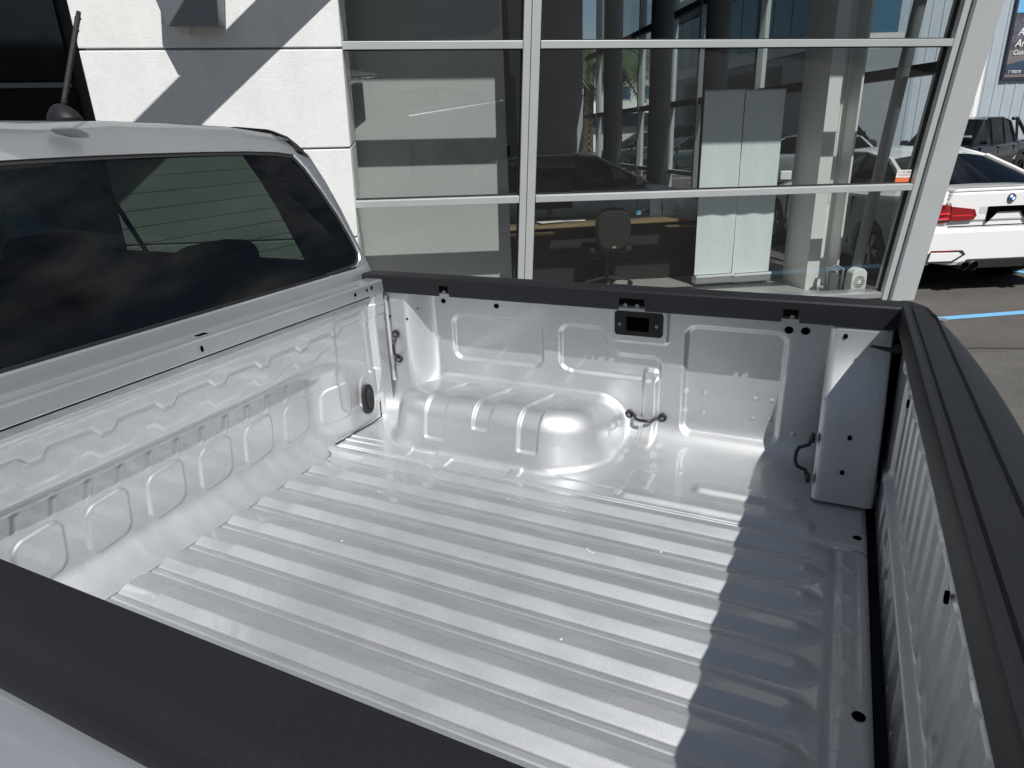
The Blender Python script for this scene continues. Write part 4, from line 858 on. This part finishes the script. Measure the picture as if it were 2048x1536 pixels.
wp('white_corner_trim', M_WCLAD, lambda b: (b.box((-21.55, 24.7, 0), (-20.7, 24.95, 9.5), GR), [b.box((-20.7-.2*k-.03, 24.67, 0), (-20.7-.2*k, 24.70, 9.5), GR) for k in range(1, 4)]))
wp('roof_block', M_CONC, lambda b: b.box((-36, 25.3, 0), (-13, 45, 9.6), GR))
po = thing('poster', 'large dark advertising banner with white words on the ribbed warehouse wall', 'poster', at(-22.7, 24.9, 3.75))
wp('panel', M_TXTK, lambda b: b.box((-26.2, 24.86, 3.3), (-22.66, 24.92, 7.5), GR), po)
wp('grey_field', M_POSTG, lambda b: b.box((-26.1, 24.845, 3.42), (-22.75, 24.86, 4.6), GR), po)
wp('photo_field', M_POST, lambda b: b.box((-26.1, 24.845, 4.6), (-22.75, 24.86, 6.1), GR), po)
wp('blue_band', M_POSTB, lambda b: b.hexa([GR(-22.75, 24.84, 3.56), GR(-26.1, 24.84, 3.56), GR(-26.1, 24.85, 3.56), GR(-22.75, 24.85, 3.56), GR(-22.75, 24.84, 3.98), GR(-26.1, 24.84, 4.6), GR(-26.1, 24.85, 4.6), GR(-22.75, 24.85, 3.98)]), po)
wp('sky_strip', M_BLUE, lambda b: b.box((-26.1, 24.845, 6.13), (-22.75, 24.86, 7.4), GR), po)
MT = Matrix((-Uflat, UP, -Nh)).transposed().to_4x4()
def ptext(body, s, z, size, shear=.25): 
    o = text_mesh(body, 'lettering', M_TXTW, size, po, Matrix.Identity(4), .006, shear); o.matrix_local = Matrix.Translation(GR(s, 24.82, z)-po.location) @ MT
ptext('A', -23.0, 5.20, .44); ptext('Ar', -22.95, 4.72, .46); ptext('Comi', -22.92, 4.38, .30); ptext('T TRISTR', -22.86, 3.60, .17)
# louvred building
lb = thing('louvred_building', 'dark louvred building with band of blue glazing above roller door', 'building', at(-9.5, 26))
wp('wall', M_GREYW, lambda b: b.box((-12.8, 18.5, 0), (-9.3, 34, 4.2), GR), lb)
wp('upper_wall', M_CONC, lambda b: b.box((-12.8, 18.5, 4.2), (-9.25, 34, 4.7), GR), lb)
for k in range(11): wp('glazing_panel', M_BLGL, lambda b: b.box((-12.6, 18.6+k*1.4, 4.7), (-9.22, 18.6+k*1.4+1.34, 6.9), GR), lb)
for k in range(36): wp('louvre', M_BRICKD, lambda b: b.hexa([GR(-9.28, 20.5, .3+k*.1), GR(-9.22, 20.5, .3+k*.1), GR(-9.22, 30.5, .3+k*.1), GR(-9.28, 30.5, .3+k*.1), GR(-9.28, 20.5, .39+k*.1), GR(-9.25, 20.5, .39+k*.1), GR(-9.25, 30.5, .39+k*.1), GR(-9.28, 30.5, .39+k*.1)]), lb)
wp('fascia', M_DARKIN, lambda b: b.box((-12.9, 18.4, 6.9), (-9.1, 34.1, 7.15), GR), lb)
wb_ = thing('white_commercial_building', 'distant white two storey building with blue fascia beyond the car park', 'building', at(-12, 62))
wp('wall', M_CONC, lambda b: b.box((-22, 60, 0), (2, 70, 6.2), GR), wb_)
wp('blue_fascia', M_BLUEF, lambda b: b.box((-22, 59.8, 2.2), (2, 60, 3.3), GR), wb_)
wp('awning', M_WCLAD, lambda b: b.box((-22, 58.6, 3.3), (2, 60, 4.0), GR), wb_)
for k in range(8): wp('window', M_BLGL, lambda b: b.box((-21+k*2.9, 59.9, 4.6), (-19.4+k*2.9, 60, 5.7), GR), wb_)
# palms
def palm(s, e, h, lab, tilt=0):
    t = thing('palm_tree', lab, 'palm tree', at(s, e), 0, 'palm trees beyond the side glazing')
    b = MB(); b.tube([(tilt*f*f, 0, h*f) for f in np.linspace(0, 1, 9)], [.34, .27, .25, .24, .24, .23, .23, .25, .30], 14); b.build('trunk', M_TRUNK, t, smooth=True)
    b = MB()
    for k in range(46):
        up = random.uniform(-.6, 1.6); frond(b, (tilt, 0, h), k*2.399, random.uniform(1.8, 2.7), random.uniform(1.2, 2.6), up, .55, 9, 20)
    b.build('crown', M_LEAF, t)
palm(-2.55, 24.5, 5.1, 'nearer palm with thick trunk seen left through the side glazing', .1)
palm(-4.75, 27.5, 5.4, 'slimmer palm seen between the two round columns')
# buildings behind and beside the camera, seen in reflections
def block(nm, lab, x0, x1, y0, y1, h, m_, fins=0, ax='x'):
    t = thing(nm, lab, 'building', ((x0+x1)/2, (y0+y1)/2, 0)); b = MB(); b.box((x0, y0, 0), (x1, y1, h)); o = b.build('wall', m_, t); o.data.transform(Matrix.Translation(-t.location))
    for k in range(fins):
        f = (k+.5)/fins; b = MB()
        if ax == 'x': b.box((x0-.3, y0+(y1-y0)*f, h-1.3), (x0-.02, y0+(y1-y0)*f+.15, h+.3))
        else: b.box((x0+(x1-x0)*f, y1+.02, h-1.3), (x0+(x1-x0)*f+.15, y1+.3, h+.3))
        o = b.build('fin', M_CONC, t); o.data.transform(Matrix.Translation(-t.location))
    return t
block('finned_building', 'dark building with pale fins along its parapet behind the tailgate', 24, 40, -16, 22, 7.0, M_BRICKD, 36)
block('street_building', 'long grey building across the road behind the photographer', -30, 22, -34, -24, 6.0, M_GREYW, 30, 'y')
